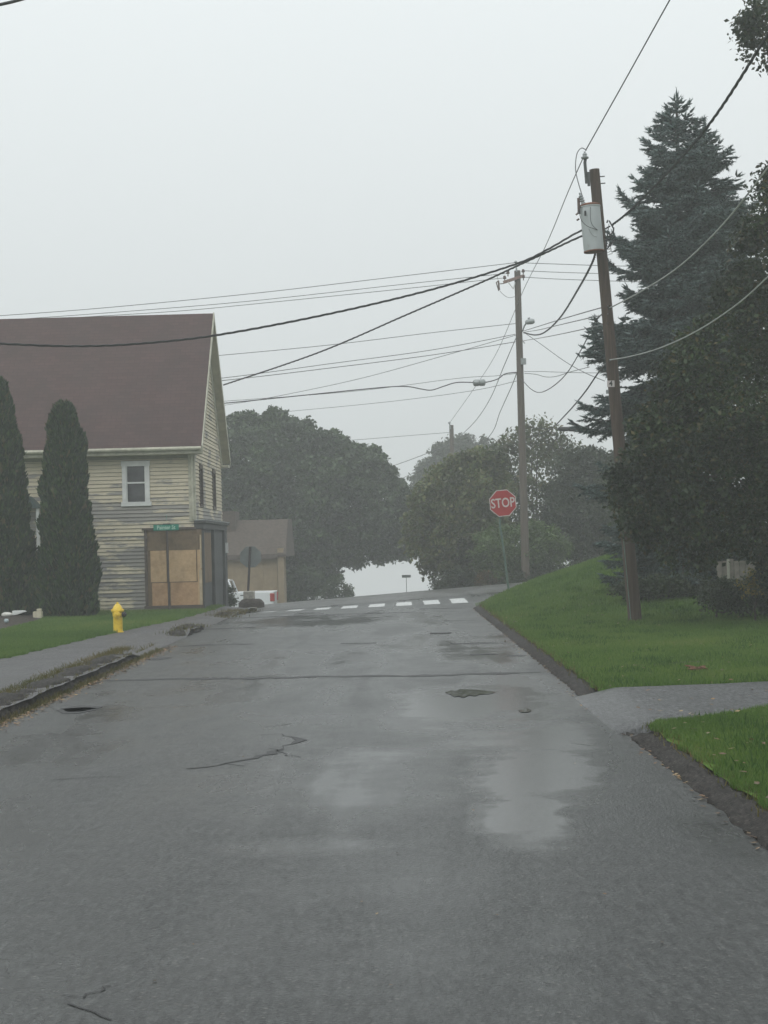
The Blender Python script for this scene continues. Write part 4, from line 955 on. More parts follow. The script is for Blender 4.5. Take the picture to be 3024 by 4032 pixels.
def spruce_axis(base, top, prof, rng, dz0=.24, skip=None):
    """returns shoot starts, directions, lengths and branch polylines of one leader"""
    S, D, L, BR = [], [], [], []
    z = .25; Ht = (top - base).length; ax_ = (top - base).normalized()
    while z < Ht - .15:
        t = z / Ht; R = prof(z); nb = 8 if t < .75 else 6; a0 = rng.uniform(0, 6.28)
        for k in range(nb):
            az = a0 + 2 * math.pi * k / nb + rng.normal(0, .25); Lb = R * rng.uniform(.55, 1.14)
            el = math.radians(-19 + 60 * t ** 1.5 + rng.normal(0, 9)); n = max(4, int(Lb / .13))
            p = np.array(base + ax_ * (z + rng.uniform(-.08, .08))); h = np.array([math.cos(az), math.sin(az), 0.]); pts = [p.copy()]
            for i in range(n):
                s = i / n; e = el + math.radians(-14 * math.sin(s * math.pi) + 40 * s ** 3)
                d = h * math.cos(e) + np.array([0, 0, math.sin(e)]); p = p + d * (Lb / n); pts.append(p.copy())
                if s < .12: continue
                side = np.cross(d, [0, 0, 1]); side /= np.linalg.norm(side) + 1e-9
                span_ = .42 * Lb * (1 - s) ** .8 + .10
                for sg in (-1, 1):
                    dd = d * .75 + side * sg * .8 + np.array([0, 0, rng.normal(-.08, .16)]); dd /= np.linalg.norm(dd); m_ = min(span_, .95) * rng.uniform(.7, 1.15)
                    if m_ < .22: S.append(p.copy()); D.append(dd); L.append(m_ + .05)
                    else:
                        q = p.copy(); nn = int(m_ / .12) + 1; s2 = np.cross(dd, [0, 0, 1]); s2 /= np.linalg.norm(s2) + 1e-9
                        for u in range(nn):
                            q = q + dd * (m_ / nn)
                            S.append(q - dd * .12); D.append(dd + rng.normal(0, .12, 3)); L.append(.17)
                            for g_ in (-1, 1):
                                S.append(q.copy()); D.append(dd * .7 + s2 * g_ * .75 + np.array([0, 0, rng.normal(-.18, .2)])); L.append(rng.uniform(.10, .2) * (1.1 - .4 * u / nn))
                if rng.uniform() < .35: S.append(p.copy()); D.append(d + np.array([0, 0, .7])); L.append(rng.uniform(.08, .16))
            S.append(p.copy()); D.append(d); L.append(rng.uniform(.14, .26)); BR.append((pts, .028 * min(1.5, Lb / 1.5)))
        z += dz0 * (1.15 - .35 * t)
    for k in range(5):
        S.append(np.array(top) - np.array(ax_) * .3 * (k / 4)); D.append(np.array(ax_) + rng.normal(0, .35 * (k > 0), 3)); L.append(.32)
    return S, D, L, BR
YS = 37.5
rng = np.random.default_rng(5)
sbase = P(2700, 2345, YS); sbase.z = float(right_z(sbase.x, YS)) - .05
stop_ = P(2664, 395, YS)
SP = thing('spruce_tree', sbase, 'tall blue grey spruce standing behind the transformer pole', 'tree')
HS_ = stop_.z - sbase.z
pr_h = [0, .6, 2.0, 3.5, 4.6, 5.4, 6.1, 7.0, 8.2, HS_ - 2.9, HS_ - 2.0, HS_ - 1.3, HS_ - .8, HS_ - .35, HS_]
pr_r = [1.9, 2.2, 2.4, 2.5, 2.45, 2.3, 1.95, 1.75, 1.6, 1.35, 1.1, .8, .55, .32, .1]
prof = lambda z: float(np.interp(z, pr_h, pr_r))
S1, D1, L1, B1 = spruce_axis(sbase, stop_, prof, rng)
t2b = sbase + (stop_ - sbase) * .50 + Vector((.45, .1, 0)); t2 = P(2772, 500, YS + .15)
H2 = (t2 - t2b).length
S2, D2, L2, B2 = spruce_axis(t2b, t2, lambda z: float(np.interp(z, [0, H2 * .4, H2 - 1.2, H2 - .6, H2], [1.9, 1.55, .85, .45, .1])), rng, .25)
S_ = np.array(S1 + S2); D_ = np.array(D1 + D2); L_ = np.array(L1 + L2)
v, f = shoots_mesh(S_, D_, L_, .034 * np.minimum(1, L_ / .16), rng, 10)
mm = Mat('spruce_needles', (.05, .08, .08), .6, 0, .25)
mm.color(mm.ramp(mm.island(), [(.1, (.020, .038, .036)), (.5, (.055, .088, .084)), (.9, (.135, .178, .172))])); M_SPRUCE = mm.m
mesh_np('crown', v, f, M_SPRUCE, SP)
g = Geo(); g.tube([sbase - Vector((0, 0, .3)), sbase.lerp(stop_, .5), stop_], [.24, .14, .02], 10); g.tube([t2b, t2], [.09, .02], 8)
for pts, r in B1 + B2:
    k = pts[::3] + [pts[-1]]; g.tube([Vector(q) for q in k], [r * (1 - .8 * i / (len(k) - 1)) for i in range(len(k))], 4, False)
g.build('trunk', M_BARK, SP, True)

# ------------------------------------------------------------------ leafy tree at the right edge, in front of the spruce
YD = 29.5
polyA = [(3060, 640), (2990, 720), (2960, 850), (2925, 905), (2905, 1000), (2880, 1080), (2830, 1160), (2800, 1260), (2710, 1330), (2610, 1385), (2570, 1450), (2560, 1560), (2520, 1660), (2470, 1760), (2425, 1830), (2420, 1960), (2440, 2060), (2490, 2110), (2560, 2140), (2640, 2220), (2740, 2290), (2790, 2300), (2800, 2230), (2860, 2215), (2960, 2215), (3000, 2260), (3060, 2380), (3250, 2380), (3500, 2100), (3700, 1500), (3650, 900), (3400, 500)]
polyB = [(2856, 140), (2895, 95), (2935, 100), (2950, 40), (2975, -20), (3024, -120), (3400, -300), (3700, 200), (3650, 900), (3400, 500), (3150, 480), (3060, 380), (3010, 270), (2980, 285), (2950, 240), (2900, 215)]
tb0 = P(3200, 2440, YD); tb0.z = float(right_z(tb0.x, tb0.y))
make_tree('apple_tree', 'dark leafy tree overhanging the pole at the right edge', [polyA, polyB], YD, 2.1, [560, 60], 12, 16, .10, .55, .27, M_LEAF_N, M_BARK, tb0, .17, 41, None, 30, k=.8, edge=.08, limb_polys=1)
M_LEAF_Y2 = leaf_mat('pale_yellow_leaf', [(.35, .26, .06), (.28, .24, .07), (.10, .12, .04)], .3)
for nm, lab, poly, yy, mt, nb, sz in (
        ('shrub', 'shrub with pale yellow leaves under the leafy tree at the right edge', [(2930, 2300), (2950, 2262), (3000, 2255), (3040, 2290), (3020, 2320), (2950, 2325)], 30.5, M_LEAF_Y2, 10, .06),
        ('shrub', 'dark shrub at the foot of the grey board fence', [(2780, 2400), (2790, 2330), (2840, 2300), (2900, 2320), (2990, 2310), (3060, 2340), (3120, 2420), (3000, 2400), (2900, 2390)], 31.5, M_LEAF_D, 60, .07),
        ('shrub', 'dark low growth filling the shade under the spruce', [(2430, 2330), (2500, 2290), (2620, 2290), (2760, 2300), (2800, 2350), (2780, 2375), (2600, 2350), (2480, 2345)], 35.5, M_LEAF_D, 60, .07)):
    b_ = P(poly[0][0] + 40, poly[0][1], yy); b_.z = float(right_z(b_.x, yy))
    make_tree(nm, lab, [poly], yy, .5, nb, 9, 14, sz, .22, .15, mt, M_BARK, b_, .02, 50 + nb + int(yy), 'shrubs under the trees', 8, cat='shrub')

# grey board fence glimpsed behind the trees
FYY = 34.5
fa, fb_ = P(2826, 2340, FYY), P(2945, 2340, FYY); fz0 = float(right_z(fa.x, FYY)); ft = P(2880, 2205, FYY).z
FE_ = thing('board_fence', (fa.x, FYY, fz0), 'weathered grey board fence glimpsed behind the leafy tree', 'fence')
M_FENCE = simple('weathered_board', (.22, .20, .175), .9, 0, .35, 6)
nb_ = 9; x = fa.x
for k in range(nb_):
    wd = .125; box_at('board', (x, FYY - .02, fz0 - .05), (x + wd - .012, FYY, ft + rnd.uniform(-.04, .05)), M_FENCE, FE_); x += wd
box_at('rail', (fa.x, FYY, fz0 + .25), (x, FYY + .05, fz0 + .33), M_FENCE, FE_); box_at('rail', (fa.x, FYY, ft - .22), (x, FYY + .05, ft - .14), M_FENCE, FE_)
q = P(2872, 2340, FYY - .1); box_at('post', (q.x - .025, FYY - .09, fz0 - .05), (q.x + .025, FYY - .04, ft + .02), simple('pale_post', (.40, .40, .34), .8, 0, .2, 6), FE_)

# ------------------------------------------------------------------ columnar evergreens before the house
mm = Mat('arborvitae_spray', (.02, .05, .015), .6, 0, .2); mm.color(mm.ramp(mm.island(), [(.1, (.007, .020, .006)), (.55, (.014, .038, .010)), (.9, (.040, .080, .016)), (.98, (.09, .07, .03))])); M_ARB = mm.m
M_ARBC = simple('arborvitae_core', (.008, .014, .007), .9, 0, .3, 5)
def arborvitae(base, prof, label, seed, n=26000):
    rng = np.random.default_rng(seed); t = thing('arborvitae', base, label, 'evergreen', 'columnar evergreens before the house')
    hs = np.array([p[1] for p in prof]); rs = np.array([p[0] for p in prof]); Ht = hs[-1]
    g = Geo(); g.lathe([(max(r - .14, .01), h_) for r, h_ in prof], base, k=24); g.build('trunk', M_ARBC, t, True)
    u = rng.uniform(0, 1, n * 3); hh = u * Ht; r = np.interp(hh, hs, rs); keep = rng.uniform(0, 1, len(u)) < (r + .12) / (rs.max() + .12); hh, r = hh[keep][:n], r[keep][:n]; N = len(hh)
    az = rng.uniform(0, 2 * np.pi, N); lump = 1 + .08 * np.sin(az * 3 + hh * 2.3 + seed) + .07 * np.sin(az * 5 - hh * 4.1) + .06 * np.sin(hh * 7 + az) + .05 * np.sin(hh * 13 + az * 9)
    rr_ = r * lump * rng.uniform(.80, 1.06, N); C = np.stack([base[0] + rr_ * np.cos(az), base[1] + rr_ * np.sin(az), base[2] + hh], 1)
    o_ = np.stack([np.cos(az), np.sin(az), np.zeros(N)], 1); d = unit(o_ * .45 + np.array([0, 0, 1.0]) + rng.normal(0, .25, (N, 3)))
    tang = np.cross(o_, [0, 0, 1]); sd = unit(tang * np.cos(rng.uniform(0, 3.14, N))[:, None] + o_ * np.sin(rng.uniform(0, 3.14, N))[:, None]); s = rng.uniform(.08, .20, N)[:, None]
    v = np.stack([C - d * s * .6, C + sd * s * .3 + d * s * .1, C + d * s * .8, C - sd * s * .3 + d * s * .1], 1).reshape(-1, 3)
    mesh_np('crown', v, np.arange(4 * N).reshape(-1, 4), M_ARB, t); return t
YA = 41.8; mpp = YA / FPX
def arb_profile(rows, base_py): return [(r * mpp, (base_py - py) * mpp) for py, r in rows]
ab = P(268, 2418, YA); ab.z = float(left_z(ab.x, ab.y))
arborvitae(ab, arb_profile([(2418, 96), (2380, 112), (2300, 120), (2200, 105), (2100, 92), (2000, 84), (1850, 78), (1750, 70), (1680, 58), (1620, 42), (1590, 28), (1576, 8)], 2418), 'narrow dark evergreen column nearer the boarded window', 3)
ab = P(16, 2422, YA + .2); ab.z = float(left_z(ab.x, ab.y))
arborvitae(ab, arb_profile([(2422, 105), (2380, 122), (2280, 128), (2150, 112), (2000, 96), (1850, 80), (1700, 66), (1600, 50), (1540, 34), (1495, 22), (1480, 6)], 2422), 'taller evergreen column cut by the left edge of the view', 4)

# mulch bed with stones at the left edge
mb = [G(-60, 2420, .18), G(60, 2410, .18), G(150, 2412, .18), G(175, 2425, .18), G(150, 2440, .18), G(60, 2462, .18), G(-20, 2480, .18), G(-120, 2490, .18)]
g = Geo(); cxm = sum((Vector(q) for q in mb), Vector()) / len(mb)
vs = [(q.x, q.y, float(left_z(q.x, q.y)) + .03) for q in mb] + [(cxm.x, cxm.y, float(left_z(cxm.x, cxm.y)) + .1)]
g.add(vs, [(i, (i + 1) % len(mb), len(mb)) for i in range(len(mb))]); tag(g.build('mulch_bed', M_SOIL), 'dark mulch bed under the evergreens at the left edge', None, None, 'structure')
def stone(label, px, py, Y, w_, h_, mat, seed, cat='stone'):
    q = P(px, py, Y); rr = random.Random(seed); bm = bmesh.new(); bmesh.ops.create_icosphere(bm, subdivisions=2, radius=.5)
    for v in bm.verts: v.co = Vector((v.co.x * w_, v.co.y * w_ * .7, v.co.z * h_)) * rr.uniform(.88, 1.1)
    me = bpy.data.meshes.new('garden_stone'); bm.to_mesh(me); bm.free(); me.materials.append(mat); me.polygons.foreach_set('use_smooth', [True] * len(me.polygons))
    o = bpy.data.objects.new('garden_stone', me); link(o); o.location = (q.x, q.y, float(left_z(q.x, q.y)) + .10 + h_ * .3); return tag(o, label, cat, 'stones in the mulch bed')
M_PALE = simple('pale_stone', (.55, .54, .5), .7, 0, .2, 9)
stone('round pale stone lying in the mulch bed at the left edge', 26, 2408, 40.4, .30, .13, M_PALE, 1)
stone('small bluish stone alone on the front of the mulch bed', 25, 2452, 37.0, .12, .11, simple('bluish_stone', (.3, .36, .38), .6, 0, .3, 12), 2)
q = P(72, 2404, 40.5); q.z = float(left_z(q.x, q.y)) + .18
g = Geo(); g.prism([(q.x - .16, q.y, q.z - .07), (q.x - .06, q.y, q.z - .06), (q.x + .18, q.y, q.z + .02), (q.x + .12, q.y, q.z + .05), (q.x - .16, q.y, q.z + .05)], (0, .22, 0)); tag(g.build('edging_block', M_WHITE, None, False, .01), 'white wedge shaped block lying on the mulch bed', 'block')
q = P(149, 2402, 40.6); z0 = float(left_z(q.x, q.y)) + .06
B = thing('edging_block', (q.x, q.y, z0), 'cream concrete block with a smaller piece on top between the evergreens', 'block')
M_CREAM = simple('cream_concrete', (.46, .42, .32), .8, 0, .2, 9)
box_at('lower_block', (q.x - .11, q.y - .1, z0 - .06), (q.x + .11, q.y + .1, z0 + .14), M_CREAM, B, .012); box_at('upper_piece', (q.x - .02, q.y - .06, z0 + .142), (q.x + .1, q.y + .06, z0 + .21), M_CREAM, B, .015)

# shrub at the shopfront corner
poly = [(800, 2385), (815, 2335), (855, 2318), (890, 2328), (908, 2355), (912, 2385), (870, 2395)]
b_ = P(865, 2390, 53.4)
make_tree('shrub', 'dark shrub growing at the foot of the slate shopfront', [poly], 53.4, .5, 40, 9, 16, .07, .3, .16, M_LEAF_D, M_BARK, b_, .03, 61, None, 8, cat='shrub')

# ------------------------------------------------------------------ tan building across the street
BY = 74.0
ba = P(840, 2380, BY); bbx = P(1122, 2380, BY).x; ez = P(1000, 2190, BY).z; rz_ = P(1000, 2045, BY).z; gz = -2.0
Bd = thing('tan_building', (ba.x, BY, gz), 'low tan building with a steep brown roof across the street', 'building')
M_TAN = simple('tan_siding', (.26, .20, .125), .85, 0, .15, 3); M_BROOF = simple('brown_shingles', (.075, .058, .046), .9, 0, .3, 7)
bx0 = ba.x - 4
box_at('wall', (bx0, BY, gz - .5), (bbx - .32, BY + 6, ez + .02), M_TAN, Bd)
box_at('corner_pilaster', (bbx - .28, BY - .18, gz - .5), (bbx, BY + .1, ez + .35), simple('pale_tan_trim', (.25, .195, .125), .8, 0, .12, 4), Bd)
g = Geo(); g.prism([(bx0, BY - .25, ez - .05), (bx0, BY - .25, ez + .08), (bx0, BY + 1.6, rz_), (bx0, BY + 4.6, rz_ + .05), (bx0, BY + 6.4, ez), (bx0, BY + 6.4, ez - .05)], (bbx + .12 - bx0, 0, 0)); g.build('roof', M_BROOF, Bd)
box_at('fascia', (bx0, BY - .30, ez - .14), (bbx - .3, BY - .252, ez + .05), M_DARKTRIM, Bd)
q = P(905, 2015, BY + 2); box_at('dormer', (q.x - 2.0, BY + 1.0, ez + .5), (q.x + .35, BY + 3, q.z), M_BROOF, Bd)
for k in range(2):
    xx = P(915 + 120 * k, 2300, BY).x; box_at('pilaster', (xx - .04, BY - .03, gz), (xx + .04, BY - .002, ez - .02), M_TAN, Bd)

# ------------------------------------------------------------------ white pickup parked across the street
tq = P(1085, 2385, 70.0); TZ = P(1000, 2284, 70.0).z - 1.76
yawt = math.radians(180 - 1)
PK = thing('pickup_truck', (tq.x, 70.0, TZ), 'white pickup truck parked by the tan building, seen from behind its side', 'pickup truck')
RT = Matrix.Rotation(yawt, 3, 'Z')
# local: x forward from the tail, y to the left of the truck, z up
M_CAR = Mat('white_car_paint', (.74, .76, .78), .25); M_CAR.b.inputs['Coat Weight'].default_value = .5; M_CAR = M_CAR.m
M_TYRE = simple('tyre_rubber', (.015, .015, .015), .85, 0, .2, 8); M_CHROME = simple('chrome', (.5, .5, .5), .25, .9, .1, 8); M_TAIL = simple('tail_light_red', (.32, .02, .015), .25, 0, .15, 10)
to = Vector((tq.x, 70.0, TZ))
def L2W(p): return to + RT @ Vector((p[0] * .87, p[1], p[2]))
def extr(prof, y0, y1): 
    g = Geo(); g.prism([L2W((x, y0, z)) for x, z in prof], RT @ Vector((0, y1 - y0, 0))); return g
def arch(cx, r, n=8): return [(cx - r * math.cos(math.pi * k / n), .36 + r * math.sin(math.pi * k / n)) for k in range(n + 1)]
wb = (1.15, 4.45); sidep = [(0, .5), (0, 1.25), (2.0, 1.25), (2.05, 1.22), (3.75, 1.22), (5.3, 1.12), (5.5, .95), (5.55, .5)] 
low = [(5.0, .42)] + arch(wb[1], .42)[::-1] + arch(wb[0], .42)[::-1] + [(.1, .45)]
for sgn in (1, -1):
    y0 = .9 * sgn; g = extr(sidep + low, y0, y0 - .10 * sgn); g.build('body_side', M_CAR, PK, False, .02)
extr([(3.7, .5), (3.7, 1.20), (5.3, 1.10), (5.5, .9), (5.5, .5)], -.8, .8).build('bonnet', M_CAR, PK, False, .03)
extr([(0.05, .6), (2.05, .6), (2.05, .66), (.05, .66)], -.8, .8).build('bed_floor', M_BLACK, PK)
extr([(0, .55), (.06, .55), (.06, 1.23), (0, 1.23)], -.79, .79).build('tailgate', M_CAR, PK, False, .01)
extr([(2.0, .55), (3.7, .55), (3.7, 1.22), (2.0, 1.22)], -.8, .8).build('cab_floor', M_BLACK, PK)
cabp = [(2.06, 1.22), (2.25, 1.72), (2.45, 1.78), (3.25, 1.78), (3.4, 1.74), (3.95, 1.21)]
for sgn in (1, -1):
    y0 = .86 * sgn; y1 = .70 * sgn
    g = Geo()
    edges = [((2.06, 1.22), (2.25, 1.72)), ((2.25, 1.72), (2.45, 1.78)), ((2.45, 1.78), (3.3, 1.78)), ((3.3, 1.78), (3.95, 1.21)), ((2.95, 1.22), (2.95, 1.78))]
    for (a, b) in edges:
        f = lambda z: y0 + (y1 - y0) * (z - 1.22) / .56
        g.tube([L2W((a[0], f(a[1]), a[1])), L2W((b[0], f(b[1]), b[1]))], .045, 6)
    g.build('pillar', M_CAR, PK, True)
    g = Geo(); fz = lambda z: (y0 + (y1 - y0) * (z - 1.22) / .56) - .012 * sgn
    g.add([L2W((x, fz(z), z)) for x, z in [(2.1, 1.22), (2.27, 1.71), (2.45, 1.77), (3.28, 1.77), (3.9, 1.22)]], [(0, 1, 2, 3, 4)]); g.build('side_window', M_GLASS, PK)
g = Geo(); g.prism([L2W(p) for p in ((2.25, -.7, 1.75), (2.25, .7, 1.75), (3.4, .7, 1.77), (3.4, -.7, 1.77))], (0, 0, .05)); g.build('cab_roof', M_CAR, PK, False, .02)
g = Geo(); g.add([L2W(p) for p in ((2.07, -.82, 1.22), (2.07, .82, 1.22), (2.26, .68, 1.74), (2.26, -.68, 1.74))], [(0, 1, 2, 3)]); g.build('rear_window', M_GLASS, PK)
g = Geo(); g.add([L2W(p) for p in ((3.95, -.82, 1.21), (3.95, .82, 1.21), (3.36, .68, 1.77), (3.36, -.68, 1.77))], [(0, 1, 2, 3)]); g.build('windscreen', M_GLASS, PK)
for sgn in (1, -1):
    g = Geo(); c = L2W((.06, .85 * sgn, 1.0)); g.box(c, (.20, .16, .36), RT); g.build('tail_light', M_TAIL, PK, False, .03)
    for cx_ in wb:
        g = Geo(); g.lathe([(.20, -.11), (.34, -.11), (.36, -.08), (.36, .08), (.34, .11), (.20, .11)], L2W((cx_, .80 * sgn, .36)), RT @ Vector((0, 1, 0)), 24); wh = g.build('wheel', M_TYRE, PK, True)
        g = Geo(); g.lathe([(.0, -.04), (.12, -.05), (.21, -.10), (.21, .10), (.12, .05), (0, .04)], L2W((cx_, .80 * sgn, .36)), RT @ Vector((0, 1, 0)), 20); g.build('rim', M_CHROME, wh, True)
extr([(-.12, .45), (.0, .45), (.0, .62), (-.12, .62)], -.85, .85).build('bumper', M_CHROME, PK, False, .02)
Geo().box(L2W((1.55, .905, 1.12)), (.22, .01, .04), RT).build('door_trim', M_BLACK, PK)

# ------------------------------------------------------------------ grass, weeds and fallen leaves
def blades(name, X, Y, zf, hgt, wid, mat, rng, lean=.45, parent=None):
    N = len(X); Z = zf(X, Y); az = rng.uniform(0, 6.283, N); h_ = hgt * rng.uniform(.6, 1.4, N); w_ = wid * rng.uniform(.7, 1.3, N)
    dx, dy = np.cos(az), np.sin(az); ln = rng.normal(0, lean, N) * h_; la = rng.uniform(0, 6.283, N)
    a = np.stack([X - dx * w_ / 2, Y - dy * w_ / 2, Z - .01], 1); b = np.stack([X + dx * w_ / 2, Y + dy * w_ / 2, Z - .01], 1); c = np.stack([X + np.cos(la) * ln, Y + np.sin(la) * ln, Z + h_], 1)
    return mesh_np(name, np.stack([a, b, c], 1).reshape(-1, 3), np.arange(3 * N).reshape(-1, 3), mat, parent)
def grass_mat(name, cols):
    m = Mat(name, cols[1], .6, 0, .2); g_ = m.n.new('ShaderNodeNewGeometry'); nz = m.n.new('ShaderNodeTexNoise'); nz.inputs['Scale'].default_value = .9; nz.inputs['Detail'].default_value = 5
    m.l.new(g_.outputs['Position'], nz.inputs['Vector']); n2 = m.n.new('ShaderNodeTexNoise'); n2.inputs['Scale'].default_value = .22; n2.inputs['Detail'].default_value = 3; m.l.new(g_.outputs['Position'], n2.inputs['Vector'])
    k = m.math('ADD', m.math('MULTIPLY', m.island(), .42), m.math('ADD', m.math('MULTIPLY', nz.outputs['Fac'], .45), m.val(n2.outputs['Fac'], .3, .7, -.12, .22)))
    m.color(m.ramp(k, [(.2, cols[0]), (.5, cols[1]), (.72, cols[2]), (.9, cols[3])])); m.leafy(.3); return m.m
M_GRASS = grass_mat('grass_blade', [(.060, .118, .022), (.102, .182, .036), (.148, .212, .05), (.22, .225, .08)])
M_DRY = grass_mat('dry_grass_blade', [(.06, .07, .02), (.11, .10, .035), (.17, .13, .05), (.20, .12, .05)])
rng = np.random.default_rng(99)
def scatter(n, y0, y1, xa, xb, power=1.0):
    Y = y0 + (y1 - y0) * rng.uniform(0, 1, n) ** power; a, b = xa(Y), xb(Y); t = rng.uniform(0, 1, n); X = a + (b - a) * t; ok = b > a; return X[ok], Y[ok]
def rut_y(X): return 21.3 + .18 * (X - 2.5) + .06 * np.sin(X * 5)
def not_path(X, Y):
    lo = 14.9 + 2.0 * ss(X, 2.2, 5.2); hi = 18.35 + .02 * (X - 2.2); return ~((Y > lo - .04) & (Y < hi + .04))
Xa, Ya = [], []
for n_, y0, y1 in ((90000, 7.5, 15), (90000, 14, 20), (110000, 19, 30), (120000, 29, 51)):
    X, Y = scatter(n_, y0, y1, lambda y: lawn_edge(y) - .05 + .035 * np.sin(y * 9) + .03 * np.sin(y * 4.3), lambda y: np.maximum(.245 * y + 1.6, lawn_edge(y) + .2)); Xa.append(X); Ya.append(Y)
X = np.concatenate(Xa); Y = np.concatenate(Ya); ok = not_path(X, Y) & ~(np.abs(Y - rut_y(X)) < .10 + .08 * np.sin(X * 3.7)); X, Y = X[ok], Y[ok]
hg = .035 + .0006 * Y
o = blades('grass', X, Y, right_z, hg, .007 + .00035 * Y, M_GRASS, rng); tag(o, 'short wet grass on the lawn right of the road', 'grass', None, 'stuff')
X, Y = scatter(150000, 22, 48, lambda y: -.262 * y - .8, lambda y: walk_edge(y) + .04 * np.sin(y * 7))
ok = ~((X < CX + .1) & (Y > HY - .05)); X, Y = X[ok], Y[ok]
mbp = np.array([(q.x, q.y) for q in mb]); ins = np.zeros(len(X), bool)
for i in range(len(mbp)):
    a, b = mbp[i], mbp[(i + 1) % len(mbp)]; ins ^= ((a[1] > Y) != (b[1] > Y)) & (X < (b[0] - a[0]) * (Y - a[1]) / (b[1] - a[1] + 1e-9) + a[0])
X, Y = X[~ins], Y[~ins]
o = blades('grass', X, Y, lambda x, y: left_z(x, y) + .012, .05, .018, M_GRASS, rng); tag(o, 'short green grass on the lawn before the house', 'grass', None, 'stuff')
# clover and taller tufts that break up the lawns
tc_x, tc_y = scatter(260, 9, 44, lambda y: lawn_edge(y) + .1, lambda y: .25 * y + 1)
tx = np.repeat(tc_x, 60) + rng.normal(0, .13, 260 * 60); ty = np.repeat(tc_y, 60) + rng.normal(0, .2, 260 * 60); ok = not_path(tx, ty) & (tx > lawn_edge(ty))
o = blades('clover', tx[ok], ty[ok], right_z, .075, .022, grass_mat('clover_leaf', [(.03, .075, .014), (.05, .11, .02), (.075, .14, .028), (.11, .15, .04)]), rng, .5); tag(o, 'darker clover tufts dotted over the lawn on the knoll', 'clover', None, 'stuff')
# weeds along the kerbs

X = np.concatenate([rng.normal(XL - .42, .09, 5200), rng.normal(XL + .06, .05, 3600)]); Y = np.concatenate([rng.uniform(13, 28, 5200), rng.uniform(14, 29, 3600)])
o = blades('kerb_weeds', X, Y, lambda x, y: np.where(x > XL, road_z(x, y), .11 + 0 * x), .06, .012, M_DRY, rng, .7); tag(o, 'yellowing weeds growing along the broken kerb', 'weeds', None, 'stuff')
X = np.concatenate([rng.normal(XL - .25, .16, 500), rng.normal(XL - .15, .25, 700)]); Y = np.concatenate([rng.uniform(33, 37.5, 500), rng.uniform(41.5, 46, 700)])
o = blades('dry_weeds', X, Y, lambda x, y: left_z(x, y), .07, .02, M_DRY, rng, .7); tag(o, 'dry brown weeds on the kerb stub near the shopfront', 'weeds', None, 'stuff')
X = np.concatenate([lawn_edge(np.linspace(8, 46, 4200)) + rng.normal(-.02, .05, 4200)]); Y = np.linspace(8, 46, 4200) + rng.normal(0, .05, 4200); ok = not_path(X, Y)
o = blades('lawn_edge_weeds', X[ok], Y[ok], lambda x, y: right_z(x, y) - .01, .045, .012, M_DRY, rng, .8); tag(o, 'brownish ragged grass fringe along the dark kerb', 'weeds', None, 'stuff')
def litter(name, label, X, Y, zf, size, mat):
    C = np.stack([X, Y, zf(X, Y) + .012], 1); N = len(C); az = rng.uniform(0, 6.28, N); s = size * rng.uniform(.5, 1.3, N)
    d = np.stack([np.cos(az), np.sin(az), rng.normal(0, .15, N)], 1) * s[:, None] * .5; e = np.stack([-np.sin(az), np.cos(az), rng.normal(0, .2, N)], 1) * s[:, None] * .32
    v = np.stack([C - d, C + e, C + d, C - e], 1).reshape(-1, 3); o = mesh_np(name, v, np.arange(4 * N).reshape(-1, 4), mat); return tag(o, label, 'leaves', None, 'stuff')
M_LITTER = leaf_mat('fallen_leaf', [(.16, .08, .03), (.10, .05, .022), (.22, .13, .05), (.08, .05, .025), (.28, .20, .10)], .1)
Y = rng.uniform(14, 30, 1500); litter('fallen_leaves', 'brown leaf litter in the gutter by the broken kerb', XL + .10 + np.abs(rng.normal(0, .10, 1500)) * (1 + .0 * Y), Y, road_z, .05, M_LITTER)
Y = np.concatenate([rng.uniform(8.5, 47, 900)]); litter('fallen_leaves', 'scattered brown leaves in the gutter by the lawn', lawn_edge(Y) - .24 - np.abs(rng.normal(0, .06, 900)) + np.abs(rng.normal(0, .05, 900)), Y, road_z, .045, M_LITTER)
X, Y = scatter(320, 10, 44, lambda y: lawn_edge(y), lambda y: .25 * y); litter('fallen_leaves', 'few brown leaves lying on the lawn', X, Y, lambda x, y: right_z(x, y) + .03, .06, M_LITTER)
X = rng.uniform(XL + .2, XR - .1, 90); Y = 6 + 30 * rng.uniform(0, 1, 90) ** 1.5; litter('road_litter', 'tiny leaf scraps scattered on the wet road', X, Y, lambda x, y: road_z(x, y) - .004, .022, M_LITTER)
xs_ = np.arange(2.62, 8, .1); v = []
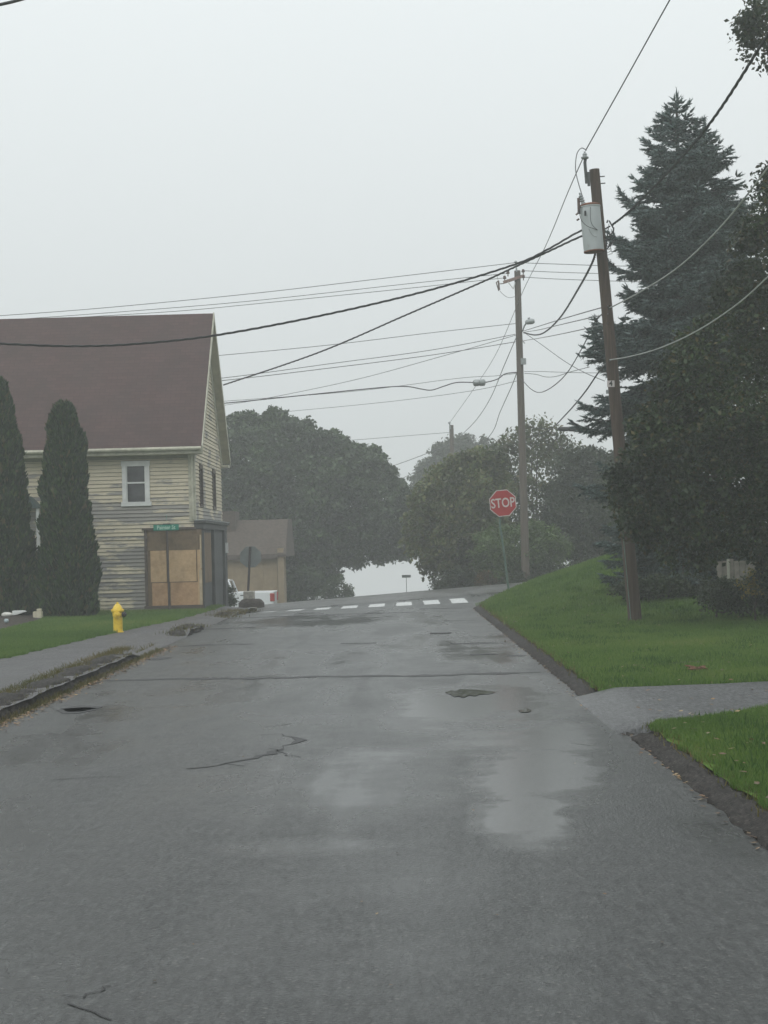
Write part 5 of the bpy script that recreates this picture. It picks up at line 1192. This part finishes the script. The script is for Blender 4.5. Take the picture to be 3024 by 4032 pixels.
for x in xs_:
    for dy_ in (-.13, .13): v.append((x, float(rut_y(x)) + dy_, float(right_z(x, rut_y(x))) + .008))
f = [(2 * i, 2 * i + 2, 2 * i + 3, 2 * i + 1) for i in range(len(xs_) - 1)]
mesh_np('bare_rut', np.array(v), np.array(f), M_SOIL, LR)
q = G(2735, 2636, .15)
g = Geo(); rr = random.Random(2)
for k in range(14):
    c = Vector((q.x + rr.uniform(-.13, .13), q.y + rr.uniform(-.15, .15), float(right_z(q.x, q.y)) + .04 + rr.uniform(0, .03))); d = Vector((rr.uniform(-.08, .08), rr.uniform(-.08, .08), rr.uniform(-.01, .02))); g.tube([c - d, c, c + d], [.004, .018, .004], 5)
tag(g.build('dead_twig_clump', simple('dead_wood', (.12, .055, .03), .9, 0, .3, 9)), 'clump of reddish brown dead leaves on the lawn', 'debris')
# kerbstones at the corner by the shopfront
KS = thing('granite_kerb', (-5.0, 50.6, 0), 'pale granite kerbstones at the corner below the shopfront', 'kerb')
ka, kb = P(868, 2411, 49.6), P(1010, 2392, 50.4)
for k in range(4):
    a = ka.lerp(kb, k / 4 + .01); b = ka.lerp(kb, (k + 1) / 4 - .01); c = (a + b) / 2; d = b - a
    Geo().box(c - Vector((0, 0, .06)), (d.length, .14, .16), Matrix.Rotation(math.atan2(d.y, d.x), 3, 'Z')).build('kerbstone', M_STONE, KS, False, .015)

# ------------------------------------------------------------------ fog
g = Geo(); g.span((-118, -26, -12), (118, 255, 15.5)); hz = g.build('haze', simple('unused', (1, 1, 1)))
hm = bpy.data.materials.new('fog'); hm.use_nodes = True; nn = hm.node_tree.nodes; nn.remove(nn['Principled BSDF'])
pv = nn.new('ShaderNodeVolumePrincipled'); pv.inputs['Color'].default_value = (.978, .988, .985, 1); pv.inputs['Density'].default_value = .0028; pv.inputs['Anisotropy'].default_value = .2
hm.node_tree.links.new(pv.outputs[0], nn['Material Output'].inputs['Volume'])
hz.data.materials.clear(); hz.data.materials.append(hm); tag(hz, 'pale fog filling the air over the whole street', 'fog', None, 'stuff')
